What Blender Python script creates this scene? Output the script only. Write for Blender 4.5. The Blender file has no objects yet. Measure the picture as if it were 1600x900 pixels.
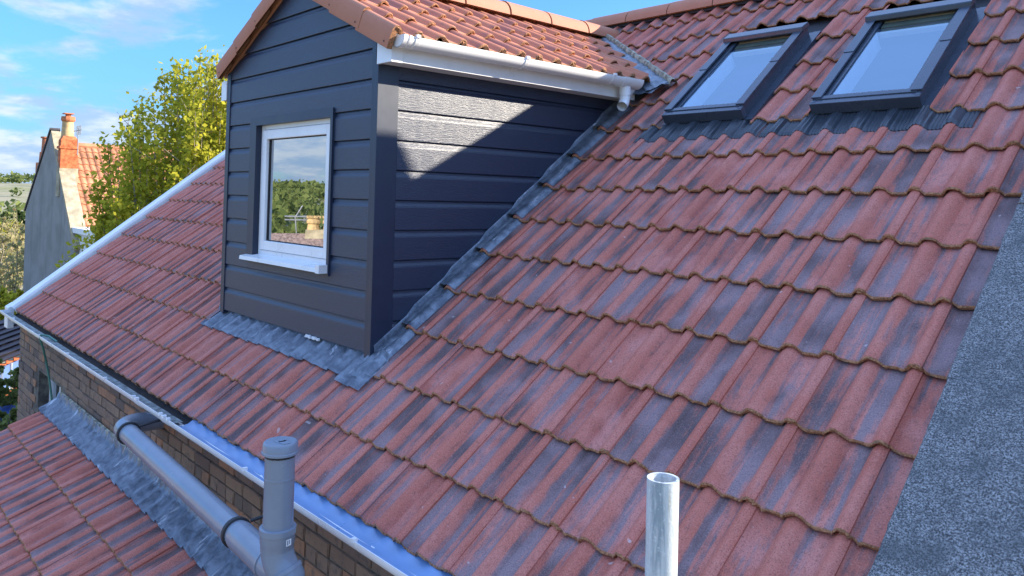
import bpy, bmesh, math, random
from mathutils import Vector, Matrix, noise as mnoise
R = math.radians
rnd = random.Random(7)
scene = bpy.context.scene
col = scene.collection

# ------------------------------------------------------------------ camera
CAM = Vector((2.8194, -1.7159, 1.3319))
r_ = Vector((0.67307407, 0.73913537, 0.02549930))
u_ = Vector((-0.00101522, -0.03355490, 0.99943636))
f_ = Vector((-0.73957439, 0.67272058, 0.02183455))
FPX, CYPX = 1221.87, 282.78
cd = bpy.data.cameras.new('camera')
cam = bpy.data.objects.new('camera', cd)
col.objects.link(cam)
mw = Matrix.Identity(4)
for i in range(3):
    mw[i][0], mw[i][1], mw[i][2], mw[i][3] = r_[i], u_[i], -f_[i], CAM[i]
cam.matrix_world = mw
cd.sensor_fit = 'HORIZONTAL'
cd.sensor_width = 36.0
cd.lens = FPX / 1600 * 36.0
cd.shift_y = -(450 - CYPX) / 1600
cd.clip_start = 0.05
cd.clip_end = 9000
scene.camera = cam

# ------------------------------------------------------------------ light
SUN = Vector((0.722, 1.0, 0.553)).normalized()      # towards the sun
SUN_EL = math.asin(SUN.z)
SUN_AZ = math.atan2(SUN.x, SUN.y)
sl = bpy.data.lights.new('sun', 'SUN')
sl.energy = 5.0
sl.angle = R(0.55)
sl.color = (1.0, 0.89, 0.73)
sun = bpy.data.objects.new('sun', sl)
col.objects.link(sun)
sun.rotation_euler = SUN.to_track_quat('Z', 'Y').to_euler()
sun.location = (20, 30, 30)

scene.view_settings.view_transform = 'Standard'
scene.view_settings.look = 'None'
scene.view_settings.gamma = 1
scene.view_settings.exposure = 1.25

world = bpy.data.worlds.new('World')
scene.world = world
world.use_nodes = True
wt = world.node_tree
wt.nodes.clear()


class G:
    """tiny node-graph helper"""
    def __init__(s, tree):
        s.t = tree

    def n(s, typ, **kw):
        nd = s.t.nodes.new(typ)
        for k, v in kw.items():
            if k.startswith('i_'):
                key = k[2:]
                key = int(key) if key.isdigit() else key.replace('_', ' ')
                s.set(nd, key, v)
            else:
                setattr(nd, k, v)
        return nd

    def set(s, nd, key, v):
        if isinstance(v, bpy.types.NodeSocket):
            s.t.links.new(v, nd.inputs[key])
        elif isinstance(v, bpy.types.Node):
            s.t.links.new(v.outputs[0], nd.inputs[key])
        else:
            nd.inputs[key].default_value = v

    def math(s, op, a, b=0.0, c=0.0, clamp=False):
        nd = s.n('ShaderNodeMath', operation=op, use_clamp=clamp)
        s.set(nd, 0, a); s.set(nd, 1, b); s.set(nd, 2, c)
        return nd.outputs[0]

    def mix(s, fac, a, b, blend='MIX'):
        nd = s.n('ShaderNodeMix', data_type='RGBA', blend_type=blend)
        s.set(nd, 0, fac)
        for k, v in ((6, a), (7, b)):
            if isinstance(v, tuple) and len(v) == 3:
                v = (*v, 1)
            s.set(nd, k, v)
        return nd.outputs[2]

    def step(s, x, a, b):
        nd = s.n('ShaderNodeMapRange', interpolation_type='SMOOTHSTEP')
        s.set(nd, 0, x); s.set(nd, 1, a); s.set(nd, 2, b)
        return nd.outputs[0]

    def noise(s, vec, scale, detail=4, rough=0.55, dist=0.0):
        nd = s.n('ShaderNodeTexNoise')
        if vec is not None:
            s.set(nd, 'Vector', vec)
        s.set(nd, 'Scale', scale); s.set(nd, 'Detail', detail)
        s.set(nd, 'Roughness', rough); s.set(nd, 'Distortion', dist)
        return nd.outputs[0]

    def scale(s, vec, sc, off=None):
        nd = s.n('ShaderNodeVectorMath', operation='MULTIPLY')
        s.set(nd, 0, vec); s.set(nd, 1, sc)
        if off is None:
            return nd.outputs[0]
        n2 = s.n('ShaderNodeVectorMath', operation='ADD')
        s.set(n2, 0, nd.outputs[0]); s.set(n2, 1, off)
        return n2.outputs[0]


g = G(wt)
sky = g.n('ShaderNodeTexSky', sky_type='NISHITA', sun_disc=False)
sky.sun_elevation = SUN_EL
sky.sun_rotation = SUN_AZ
sky.altitude = 60
sky.air_density = 1.0
sky.dust_density = 0.6
sky.ozone_density = 1.6
tc = g.n('ShaderNodeTexCoord')
sep = g.n('ShaderNodeSeparateXYZ', i_0=tc.outputs['Generated'])
el = sep.outputs[2]
den = g.math('ADD', g.math('MAXIMUM', el, 0.0), 0.26)
comb = g.n('ShaderNodeCombineXYZ')
g.set(comb, 0, g.math('DIVIDE', sep.outputs[0], den))
g.set(comb, 1, g.math('DIVIDE', sep.outputs[1], den))
g.set(comb, 2, g.math('MULTIPLY', el, 3.0))
cn = g.noise(g.scale(comb.outputs[0], (1, 1, 1), (9.7, 0.9, 5.4)), 2.3, 8, 0.56, 0.2)
low = g.math('SUBTRACT', 1.0, g.step(el, 0.04, 0.17))
cover = g.math('ADD', cn, g.math('MULTIPLY', low, 0.21))
cmask = g.step(cover, 0.545, 0.69)
cn2 = g.noise(g.scale(comb.outputs[0], (1, 1, 1.6), (9.1, 4.2, 0)), 3.4, 5, 0.6)
ccol = g.mix(g.step(cn2, 0.40, 0.62), (1.8, 2.5, 3.8), (3.4, 3.7, 4.3))
skyc = g.mix(1.0, sky.outputs[0], (0.40, 0.74, 1.16), 'MULTIPLY')
skyc = g.mix(g.step(el, -0.02, 0.24), g.mix(1.0, skyc, (0.62, 0.60, 0.60), 'MULTIPLY'), skyc)     # sky dimmed towards the horizon
sky_fill = g.mix(g.step(el, 0.16, 0.55), (0, 0, 0), (2.55, 4.0, 7.4))      # extra upper sky brightness, added to lift the shaded surfaces
skyc = g.mix(1.0, skyc, sky_fill, 'LIGHTEN')
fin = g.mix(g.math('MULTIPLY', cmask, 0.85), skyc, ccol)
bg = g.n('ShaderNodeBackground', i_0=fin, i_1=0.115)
out = g.n('ShaderNodeOutputWorld', i_0=bg)

# ------------------------------------------------------------------ materials
MATS = {}


def mat(name, fn):
    m = bpy.data.materials.new(name)
    m.use_nodes = True
    t = m.node_tree
    t.nodes.clear()
    gg = G(t)
    b = gg.n('ShaderNodeBsdfPrincipled')
    o = gg.n('ShaderNodeOutputMaterial', i_0=b.outputs[0])
    fn(gg, b, o)
    MATS[name] = m
    return m


def bump(gg, b, h, strength, dist=0.01):
    nd = gg.n('ShaderNodeBump', i_Strength=strength, i_Distance=dist, i_Height=h)
    gg.set(b, 'Normal', nd.outputs[0])


def rvec(gg, coord='Object', sc=37.0):
    """object coordinates shifted by a per-object random amount"""
    t = gg.n('ShaderNodeTexCoord').outputs[coord]
    oi = gg.n('ShaderNodeObjectInfo').outputs['Random']
    cx = gg.n('ShaderNodeCombineXYZ')
    gg.set(cx, 0, gg.math('MULTIPLY', oi, sc))
    gg.set(cx, 1, gg.math('MULTIPLY', oi, sc * 2.3))
    gg.set(cx, 2, gg.math('MULTIPLY', oi, sc * 4.1))
    return t, oi, cx.outputs[0]


def m_tile(gg, b, o):
    t, oi, off = rvec(gg)
    st = gg.noise(gg.scale(t, (24, 1.7, 4), off), 1.0, 5, 0.62, 0.2)
    big = gg.noise(gg.scale(t, (3, 2.2, 3), off), 1.6, 3, 0.5)
    fine = gg.noise(gg.scale(t, (1, 1, 1), off), 210, 3, 0.75)
    med = gg.noise(gg.scale(t, (1, 0.6, 1), off), 42, 4, 0.65)
    r2 = gg.math('FRACT', gg.math('MULTIPLY', oi, 17.31))
    r3 = gg.math('FRACT', gg.math('MULTIPLY', oi, 71.7))
    red = gg.mix(r2, (0.53, 0.156, 0.106), (0.41, 0.102, 0.068))
    red = gg.mix(gg.step(big, 0.42, 0.64), red, (0.57, 0.205, 0.160))
    red = gg.mix(gg.math('MULTIPLY', gg.step(med, 0.5, 0.7), 0.45), red, (0.25, 0.085, 0.060))
    thr = gg.math('ADD', st, gg.math('MULTIPLY', gg.math('SUBTRACT', r3, 0.5), 0.20))
    thr = gg.math('ADD', thr, gg.math('MULTIPLY', gg.math('SUBTRACT', med, 0.5), 0.16))
    blue = gg.mix(gg.step(big, 0.35, 0.6), (0.095, 0.072, 0.078), (0.250, 0.178, 0.190))
    # rolls keep more of the red: height above the pan is local z
    sp3 = gg.n('ShaderNodeSeparateXYZ', i_0=t)
    z = gg.math('ADD', sp3.outputs[2], gg.math('MULTIPLY', sp3.outputs[1], 0.0729))
    roll = gg.step(z, -0.026, -0.008)
    thr = gg.math('SUBTRACT', gg.math('ADD', thr, 0.078), gg.math('MULTIPLY', roll, 0.21))
    red = gg.mix(gg.math('MULTIPLY', roll, 0.45), red, (0.54, 0.150, 0.095))
    c = gg.mix(gg.math('MULTIPLY', gg.step(thr, 0.46, 0.63), 0.92), red, blue)
    c = gg.mix(gg.math('MULTIPLY', gg.step(fine, 0.53, 0.66), 0.62), c, (0.06, 0.045, 0.045))
    c = gg.mix(gg.math('MULTIPLY', gg.step(fine, 0.46, 0.32), 0.35), c, (0.60, 0.38, 0.32))
    spot = gg.noise(gg.scale(t, (1, 1, 1), off), 21, 2, 0.4)
    c = gg.mix(gg.math('MULTIPLY', gg.step(spot, 0.765, 0.79), 0.5), c, (0.62, 0.55, 0.55))
    gg.set(b, 'Base Color', c)
    gg.set(b, 'Roughness', gg.math('ADD', 0.52, gg.math('MULTIPLY', fine, 0.3)))
    gg.set(b, 'Specular IOR Level', 0.42)
    bump(gg, b, gg.math('ADD', fine, gg.math('MULTIPLY', med, 0.8)), 0.35, 0.0035)


def m_tile_sunlit(gg, b, o):  # dormer tiles: orange is mostly sunlight put into the tile colour
    t, oi, off = rvec(gg)
    fine = gg.noise(gg.scale(t, (1, 1, 1), off), 330, 3, 0.7)
    big = gg.noise(gg.scale(t, (3, 2.2, 3), off), 1.6, 3, 0.5)
    c = gg.mix(oi, (0.56, 0.215, 0.115), (0.48, 0.165, 0.085))
    c = gg.mix(gg.step(big, 0.45, 0.65), c, (0.36, 0.135, 0.095))
    c = gg.mix(gg.math('MULTIPLY', gg.step(fine, 0.5, 0.7), 0.35), c, (0.2, 0.08, 0.06))
    gg.set(b, 'Base Color', c)
    gg.set(b, 'Roughness', 0.72)
    gg.set(b, 'Specular IOR Level', 0.3)
    bump(gg, b, fine, 0.3, 0.003)


def m_nose(gg, b, o):
    t, oi, off = rvec(gg)
    a = gg.noise(gg.scale(t, (1, 1, 1), off), 130, 4, 0.7)
    c = gg.mix(gg.step(a, 0.35, 0.65), (0.20, 0.085, 0.040), (0.48, 0.225, 0.105))
    w = gg.noise(gg.scale(t, (1, 1, 1), off), 30, 3, 0.6)
    c = gg.mix(gg.math('MULTIPLY', gg.step(w, 0.55, 0.7), 0.6), c, (0.21, 0.125, 0.075))
    gg.set(b, 'Base Color', c)
    gg.set(b, 'Roughness', 0.9)
    bump(gg, b, a, 0.8, 0.006)


def m_ridge(gg, b, o):
    t, oi, off = rvec(gg)
    a = gg.noise(gg.scale(t, (1, 1, 1), off), 240, 4, 0.7)
    w = gg.noise(gg.scale(t, (1, 1, 1), off), 9, 4, 0.6)
    c = gg.mix(w, (0.42, 0.155, 0.085), (0.50, 0.215, 0.125))
    c = gg.mix(gg.math('MULTIPLY', gg.step(a, 0.5, 0.7), 0.35), c, (0.26, 0.10, 0.07))
    gg.set(b, 'Base Color', c)
    gg.set(b, 'Roughness', 0.75)
    bump(gg, b, a, 0.3, 0.003)


def m_board(gg, b, o):
    t, oi, off = rvec(gg)
    wav = gg.noise(gg.scale(t, (2.2, 1, 1), off), 2.2, 2, 0.5)
    sx = gg.n('ShaderNodeSeparateXYZ', i_0=t)
    cz = gg.math('ADD', sx.outputs[2], gg.math('MULTIPLY', wav, 0.055))
    cv = gg.n('ShaderNodeCombineXYZ')
    gg.set(cv, 0, gg.math('MULTIPLY', sx.outputs[0], 0.11))
    gg.set(cv, 2, cz)
    gr = gg.noise(gg.scale(cv.outputs[0], (1, 1, 1), off), 250, 3, 0.6, 0.4)
    c = gg.mix(gr, (0.004, 0.011, 0.032), (0.016, 0.031, 0.072))
    dust = gg.noise(gg.scale(t, (1, 1, 1), off), 60, 3, 0.7)
    c = gg.mix(gg.math('MULTIPLY', gg.step(dust, 0.70, 0.80), 0.25), c, (0.20, 0.20, 0.20))
    gg.set(b, 'Base Color', c)
    gg.set(b, 'Roughness', 0.45)
    gg.set(b, 'Specular IOR Level', 0.85)
    bump(gg, b, gr, 0.42, 0.005)


def plain(colr, rough, spec=0.5, var=0.08, nscale=9, bscale=0, bstr=0.2, metal=0.0, coat=0.0):
    def fn(gg, b, o):
        t, oi, off = rvec(gg)
        n1 = gg.noise(gg.scale(t, (1, 1, 1), off), nscale, 4, 0.6)
        dark = tuple(x * (1 - 2.2 * var) for x in colr)
        lite = tuple(min(1, x * (1 + 2.2 * var)) for x in colr)
        gg.set(b, 'Base Color', gg.mix(gg.step(n1, 0.3, 0.7), dark, lite))
        gg.set(b, 'Roughness', gg.math('ADD', rough, gg.math('MULTIPLY', gg.math('SUBTRACT', n1, 0.5), 0.2)))
        gg.set(b, 'Specular IOR Level', spec)
        gg.set(b, 'Metallic', metal)
        if coat:
            gg.set(b, 'Coat Weight', coat)
        if bscale:
            bump(gg, b, gg.noise(gg.scale(t, (1, 1, 1), off), bscale, 4, 0.6), bstr, 0.004)
    return fn


def m_lead(gg, b, o):
    t, oi, off = rvec(gg)
    a = gg.noise(gg.scale(t, (1, 1, 1), off), 14, 5, 0.65, 0.5)
    s = gg.noise(gg.scale(t, (26, 4, 4), off), 1.0, 4, 0.7, 0.6)
    f = gg.noise(gg.scale(t, (1, 1, 1), off), 120, 3, 0.6)
    c = gg.mix(gg.step(a, 0.32, 0.68), (0.085, 0.105, 0.135), (0.22, 0.255, 0.305))
    c = gg.mix(gg.math('MULTIPLY', gg.step(s, 0.62, 0.72), 0.75), c, (0.55, 0.58, 0.62))
    gg.set(b, 'Base Color', c)
    gg.set(b, 'Metallic', 0.45)
    gg.set(b, 'Roughness', gg.math('ADD', 0.27, gg.math('MULTIPLY', a, 0.25)))
    bump(gg, b, gg.math('ADD', gg.math('MULTIPLY', a, 1.5), gg.math('MULTIPLY', f, 0.4)), 0.35, 0.012)


def m_brick(gg, b, o):
    t, oi, off = rvec(gg)
    r2 = gg.math('FRACT', gg.math('MULTIPLY', oi, 23.7))
    r3 = gg.math('FRACT', gg.math('MULTIPLY', oi, 91.3))
    a = gg.noise(gg.scale(t, (1, 1, 1), off), 22, 5, 0.65)
    f = gg.noise(gg.scale(t, (1, 1, 1), off), 150, 3, 0.65)
    c = gg.mix(r2, (0.200, 0.128, 0.090), (0.27, 0.178, 0.118))
    c = gg.mix(gg.math('MULTIPLY', gg.step(r3, 0.80, 0.95), 0.75), c, (0.40, 0.180, 0.085))
    c = gg.mix(gg.math('MULTIPLY', gg.step(r3, 0.18, 0.04), 0.7), c, (0.10, 0.075, 0.066))
    c = gg.mix(gg.math('MULTIPLY', gg.step(a, 0.48, 0.68), 0.7), c, (0.11, 0.085, 0.070))
    c = gg.mix(gg.math('MULTIPLY', gg.step(f, 0.55, 0.75), 0.4), c, (0.42, 0.33, 0.24))
    gg.set(b, 'Base Color', c)
    gg.set(b, 'Roughness', 0.9)
    bump(gg, b, gg.math('ADD', a, f), 0.6, 0.008)


def m_mortar(gg, b, o):
    t, oi, off = rvec(gg)
    a = gg.noise(t, 7, 5, 0.65)
    c = gg.mix(gg.step(a, 0.35, 0.65), (0.060, 0.050, 0.045), (0.20, 0.175, 0.135))
    gg.set(b, 'Base Color', c)
    gg.set(b, 'Roughness', 0.95)
    bump(gg, b, gg.noise(t, 90, 4, 0.7), 0.7, 0.01)


def m_stone(gg, b, o):
    t, oi, off = rvec(gg)
    a = gg.noise(t, 200, 3, 0.8)
    v = gg.noise(t, 75, 5, 0.8)
    w = gg.noise(t, 6, 5, 0.65)
    c = gg.mix(gg.step(a, 0.40, 0.62), (0.048, 0.048, 0.050), (0.44, 0.435, 0.43))
    c = gg.mix(gg.math('MULTIPLY', gg.step(v, 0.47, 0.64), 0.75), c, (0.075, 0.078, 0.085))
    c = gg.mix(gg.math('MULTIPLY', gg.step(v, 0.36, 0.26), 0.8), c, (0.52, 0.52, 0.52))
    c = gg.mix(gg.math('MULTIPLY', gg.step(w, 0.44, 0.66), 0.62), c, (0.075, 0.086, 0.090))
    gg.set(b, 'Base Color', c)
    gg.set(b, 'Roughness', 0.8)
    bump(gg, b, gg.math('ADD', a, gg.math('MULTIPLY', v, 1.5)), 0.7, 0.008)


def m_galv(gg, b, o):
    t, oi, off = rvec(gg)
    a = gg.noise(gg.scale(t, (34, 34, 5)), 1.0, 5, 0.65, 0.5)
    f = gg.noise(t, 160, 4, 0.6)
    c = gg.mix(gg.step(a, 0.40, 0.55), (0.27, 0.32, 0.36), (0.56, 0.59, 0.60))
    c = gg.mix(gg.step(a, 0.58, 0.68), c, (0.42, 0.38, 0.30))
    c = gg.mix(gg.math('MULTIPLY', gg.step(f, 0.55, 0.7), 0.5), c, (0.75, 0.77, 0.78))
    gg.set(b, 'Base Color', c)
    gg.set(b, 'Metallic', 0.12)
    gg.set(b, 'Roughness', gg.math('ADD', 0.38, gg.math('MULTIPLY', f, 0.2)))
    bump(gg, b, f, 0.25, 0.003)


def m_glass(fac, tint, refl=(0.94, 0.97, 1.0)):
    """coated glazing: mirror layer over see-through glass"""
    def fn(gg, b, o):
        fr = gg.n('ShaderNodeLayerWeight', i_Blend=0.35)
        gl = gg.n('ShaderNodeBsdfGlossy', i_Color=(*refl, 1), i_Roughness=0.004)
        tr = gg.n('ShaderNodeBsdfTransparent', i_Color=(*tint, 1))
        f = gg.math('ADD', fac, gg.math('MULTIPLY', fr.outputs['Facing'], 0.35), clamp=True)
        mx = gg.n('ShaderNodeMixShader', i_0=f, i_1=tr.outputs[0], i_2=gl.outputs[0])
        gg.set(o, 0, mx.outputs[0])
    return fn


def m_leaf(c1, c2, c3, trans=0.45):
    def fn(gg, b, o):
        geo = gg.n('ShaderNodeNewGeometry').outputs['Random Per Island']
        r = gg.n('ShaderNodeValToRGB', i_0=geo)
        e = r.color_ramp.elements
        e[0].color = (*c1, 1); e[1].color = (*c3, 1)
        m = e.new(0.5); m.color = (*c2, 1)
        d = gg.n('ShaderNodeBsdfDiffuse', i_0=r.outputs[0])
        t = gg.n('ShaderNodeBsdfTranslucent', i_0=r.outputs[0])
        mx = gg.n('ShaderNodeMixShader', i_0=trans, i_1=d.outputs[0], i_2=t.outputs[0])
        gg.set(o, 0, mx.outputs[0])
    return fn


def m_ground(gg, b, o):
    t = gg.n('ShaderNodeTexCoord').outputs['Object']
    a = gg.noise(t, 0.012, 5, 0.6, 0.5)
    c2 = gg.noise(t, 0.15, 5, 0.65)
    c = gg.mix(gg.step(a, 0.42, 0.58), (0.20, 0.19, 0.075), (0.27, 0.235, 0.145))
    c = gg.mix(gg.step(c2, 0.5, 0.7), c, (0.085, 0.12, 0.035))
    gg.set(b, 'Base Color', c)
    gg.set(b, 'Roughness', 1.0)


def m_render(gg, b, o):
    t = gg.n('ShaderNodeTexCoord').outputs['Object']
    a = gg.noise(t, 0.8, 5, 0.6, 0.4)
    s = gg.noise(gg.scale(t, (2.4, 2.4, 0.22)), 1.0, 4, 0.6)
    c = gg.mix(gg.step(a, 0.3, 0.7), (0.20, 0.19, 0.17), (0.27, 0.255, 0.235))
    c = gg.mix(gg.math('MULTIPLY', gg.step(s, 0.52, 0.68), 0.5), c, (0.15, 0.14, 0.13))
    gg.set(b, 'Base Color', c)
    gg.set(b, 'Roughness', 0.95)


mat('roof_tile', m_tile); mat('tile_nose', m_nose); mat('sunlit_tile', m_tile_sunlit); mat('ridge_tile', m_ridge)
mat('cladding', m_board); mat('lead', m_lead); mat('brick', m_brick)
mat('mortar', m_mortar); mat('coping_stone', m_stone); mat('galvanised', m_galv)
mat('trim', plain((0.010, 0.020, 0.046), 0.44, 0.65, 0.03))
mat('white_upvc', plain((0.80, 0.80, 0.80), 0.30, 0.5, 0.02, 5))
mat('grey_pipe', plain((0.205, 0.235, 0.285), 0.24, 0.5, 0.03, 6))
mat('dark_rubber', plain((0.03, 0.03, 0.033), 0.6, 0.4))
mat('skylight_metal', plain((0.058, 0.076, 0.108), 0.27, 0.5, 0.04, 6, metal=0.25))
mat('pleated_apron', plain((0.040, 0.050, 0.066), 0.36, 0.5, 0.08, 12))
mat('skylight_timber', plain((0.42, 0.35, 0.20), 0.5, 0.5, 0.06))
mat('plaster', plain((0.72, 0.72, 0.72), 0.9, 0.2, 0.02))
mat('room_dark', plain((0.05, 0.05, 0.055), 0.9, 0.2, 0.1))
mat('blind', plain((0.20, 0.25, 0.34), 0.8, 0.3, 0.02))
mat('tray', plain((0.20, 0.33, 0.56), 0.30, 0.5, 0.02, 3))
mat('gutter_dirt', plain((0.15, 0.17, 0.165), 0.6, 0.35, 0.30, 18, 60, 0.7))
mat('bedding', plain((0.33, 0.32, 0.25), 0.95, 0.2, 0.22, 26, 70, 0.9))
mat('glass', m_glass(0.42, (0.55, 0.58, 0.60)))
mat('roof_glass', m_glass(0.20, (0.62, 0.74, 0.86), (0.62, 0.82, 1.0)))
mat('hose', plain((0.05, 0.17, 0.13), 0.4, 0.5, 0.06))
mat('ground', m_ground)
mat('render_wall', m_render)
mat('house_brick', plain((0.46, 0.135, 0.055), 0.9, 0.2, 0.18, 6))
mat('sandstone', plain((0.36, 0.305, 0.205), 0.9, 0.2, 0.12, 3))
mat('clay_pot', plain((0.52, 0.36, 0.17), 0.75, 0.3, 0.10, 4))
mat('red_pot', plain((0.46, 0.16, 0.07), 0.75, 0.3, 0.10, 4))
mat('pantile', plain((0.43, 0.19, 0.10), 0.85, 0.25, 0.16, 1.6))
mat('brown_roof', plain((0.23, 0.165, 0.145), 0.9, 0.2, 0.2, 14))
mat('slate', plain((0.055, 0.045, 0.05), 0.7, 0.4, 0.12, 4))
mat('pale_sheet', plain((0.72, 0.73, 0.75), 0.4, 0.5, 0.04))
mat('blue_sheet', plain((0.03, 0.07, 0.26), 0.5, 0.4, 0.1))
mat('bark', plain((0.16, 0.13, 0.10), 0.9, 0.2, 0.2, 8))
mat('pale_bark', plain((0.30, 0.25, 0.18), 0.9, 0.2, 0.2, 8))
mat('aluminium', plain((0.30, 0.31, 0.33), 0.4, 0.5, 0.05, metal=0.6))
mat('leaf_lime', m_leaf((0.36, 0.38, 0.04), (0.62, 0.55, 0.06), (0.22, 0.25, 0.03), 0.55))
mat('leaf_straw', m_leaf((0.52, 0.43, 0.24), (0.42, 0.37, 0.18), (0.34, 0.34, 0.13), 0.5))
mat('leaf_green', m_leaf((0.13, 0.17, 0.055), (0.20, 0.23, 0.075), (0.09, 0.12, 0.04), 0.4))
mat('leaf_dark', m_leaf((0.035, 0.06, 0.02), (0.06, 0.10, 0.03), (0.025, 0.04, 0.018), 0.3))
M = MATS

# ------------------------------------------------------------------ object helpers


def tag(o, label=None, cat=None, group=None, kind=None):
    if label: o['label'] = label
    if cat: o['category'] = cat
    if group: o['group'] = group
    if kind: o['kind'] = kind
    return o


def thing(name, loc, label, cat, group=None):
    e = bpy.data.objects.new(name, None)
    e.empty_display_size = 0.1
    e.location = loc
    col.objects.link(e)
    return tag(e, label, cat, group)


def base_of(p):
    """world matrix of a helper parent (translations only)"""
    m = Matrix.Identity(4)
    while p is not None:
        m = Matrix.Translation(p.location) @ m if p.type == 'EMPTY' else p.matrix_basis @ m
        p = p.parent if p.parent else None
        if p is not None:
            pass
    return m


WORLD = {}


def put(o, parent=None, world=None):
    """link o with the given world matrix under parent"""
    world = world if world is not None else Matrix.Identity(4)
    col.objects.link(o)
    if parent is not None:
        pw = WORLD.get(parent.name)
        if pw is None:
            pw = Matrix.Translation(parent.location)
        o.parent = parent
        o.matrix_parent_inverse = pw.inverted()
    o.matrix_basis = world
    WORLD[o.name] = world.copy()
    return o


class MB:
    def __init__(s):
        s.v = []; s.f = []; s.m = []

    def quad(s, a, b, c, d, mi=0):
        i = len(s.v); s.v += [tuple(a), tuple(b), tuple(c), tuple(d)]; s.f.append((i, i + 1, i + 2, i + 3)); s.m.append(mi)

    def box(s, x0, x1, y0, y1, z0, z1, mi=0, M4=None):
        P = [Vector((x, y, z)) for z in (z0, z1) for y in (y0, y1) for x in (x0, x1)]
        s.hexa(P, mi, M4)

    def hexa(s, P, mi=0, M4=None):
        if M4 is not None: P = [M4 @ Vector(p) for p in P]
        i = len(s.v); s.v += [tuple(p) for p in P]
        for f in ((0, 2, 3, 1), (4, 5, 7, 6), (0, 1, 5, 4), (2, 6, 7, 3), (0, 4, 6, 2), (1, 3, 7, 5)):
            s.f.append(tuple(i + k for k in f)); s.m.append(mi)

    def grid(s, rows, mi=0, closed=False):
        i = len(s.v); n = len(rows[0])
        for r in rows: s.v += [tuple(p) for p in r]
        for a in range(len(rows) - 1):
            for k in range(n if closed else n - 1):
                k2 = (k + 1) % n
                s.f.append((i + a * n + k, i + a * n + k2, i + (a + 1) * n + k2, i + (a + 1) * n + k)); s.m.append(mi)

    def fan(s, ring, mi=0):
        i = len(s.v); s.v += [tuple(p) for p in ring]; s.f.append(tuple(range(i, i + len(ring)))); s.m.append(mi)

    def tube(s, path, rad, n=12, mi=0, caps=True):
        """path of points, rad number or list"""
        path = [Vector(p) for p in path]
        rows = []
        ref = None
        for k, p in enumerate(path):
            d = (path[min(k + 1, len(path) - 1)] - path[max(k - 1, 0)]).normalized()
            if ref is None:
                ref = Vector((0, 0, 1)) if abs(d.z) < 0.9 else Vector((1, 0, 0))
            a = (ref - d * ref.dot(d)).normalized()
            ref = a
            b2 = d.cross(a)
            r = rad[k] if isinstance(rad, (list, tuple)) else rad
            rows.append([p + (a * math.cos(2 * math.pi * j / n) + b2 * math.sin(2 * math.pi * j / n)) * r for j in range(n)])
        s.grid(rows, mi, True)
        if caps:
            s.fan(rows[0][::-1], mi); s.fan(rows[-1], mi)

    def mesh(s, name, mats):
        me = bpy.data.meshes.new(name)
        me.from_pydata(s.v, [], s.f)
        for m in mats: me.materials.append(m)
        if len(mats) > 1: me.polygons.foreach_set('material_index', s.m)
        me.update()
        return me

    def obj(s, name, mats, parent=None, smooth=False, bevel=0.0, fix=True, weld=False):
        if not isinstance(mats, (list, tuple)): mats = [mats]
        me = s.mesh(name, mats)
        finish(me, smooth, bevel, fix, weld)
        o = bpy.data.objects.new(name, me)
        return put(o, parent)


def finish(me, smooth=False, bevel=0.0, fix=True, weld=False):
    bm = bmesh.new(); bm.from_mesh(me)
    if weld: bmesh.ops.remove_doubles(bm, verts=bm.verts, dist=1e-5)
    if fix: bmesh.ops.recalc_face_normals(bm, faces=bm.faces)
    if bevel:
        ed = [e for e in bm.edges if len(e.link_faces) == 2 and e.calc_face_angle(0) > 0.5]
        bmesh.ops.bevel(bm, geom=ed, offset=bevel, segments=2, profile=0.7, affect='EDGES', clamp_overlap=True)
    bm.to_mesh(me); bm.free()
    if smooth:
        me.polygons.foreach_set('use_smooth', [True] * len(me.polygons))
        if hasattr(me, 'set_sharp_from_angle'):
            me.set_sharp_from_angle(angle=R(38))


def bisect(me, planes):
    """keep the side the normals point away from"""
    bm = bmesh.new(); bm.from_mesh(me)
    for co, no in planes:
        bmesh.ops.bisect_plane(bm, geom=bm.verts[:] + bm.edges[:] + bm.faces[:], plane_co=co, plane_no=no, clear_outer=True)
    bm.to_mesh(me); bm.free()


def inst(name, me, parent, world):
    o = bpy.data.objects.new(name, me)
    return put(o, parent, world)


# ------------------------------------------------------------------ roof frames
TH = 0.6664
ct, sn = math.cos(TH), math.sin(TH)
GA = 0.3294
RIDGE_S = 4.87


def RF(x, s, h=0.0):
    return Vector((x, s * ct - h * sn, s * sn + h * ct))


ROOF = Matrix(((1, 0, 0, 0), (0, ct, -sn, 0), (0, sn, ct, 0), (0, 0, 0, 1)))


def frame(o, X, Y, Z):
    m = Matrix.Identity(4)
    for i in range(3):
        m[i][0], m[i][1], m[i][2], m[i][3] = X[i], Y[i], Z[i], o[i]
    return m


# ------------------------------------------------------------------ the interlocking tile
def tile_h(x):
    """height of the tile surface (roll tops at 0) across the width"""
    h = 0.0
    d = abs(x - 0.15)
    if d < 0.046: h = max(h, 0.033 * (math.cos(math.pi * d / 0.092) ** 1.0))
    d = abs(x - 0.298)
    if d < 0.040: h = max(h, 0.0325 * (math.cos(math.pi * d / 0.080) ** 0.95))
    d = abs(x - 0.0)
    if x < 0.044:                      # left side carries on the flank of the neighbour's roll, slightly lower
        h = max(0.0, 0.0325 * max(0.0, math.cos(math.pi * max(0.0, x + 0.002) / 0.092)) ** 1.0 - 0.0095)
    return h - 0.033


TX = [-0.012, 0.004, 0.014, 0.022, 0.030, 0.038, 0.050, 0.095, 0.104, 0.113, 0.124, 0.137, 0.15, 0.163, 0.176, 0.187, 0.196, 0.205,
      0.235, 0.253, 0.262, 0.272, 0.283, 0.298, 0.308, 0.315, 0.3195]


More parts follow.
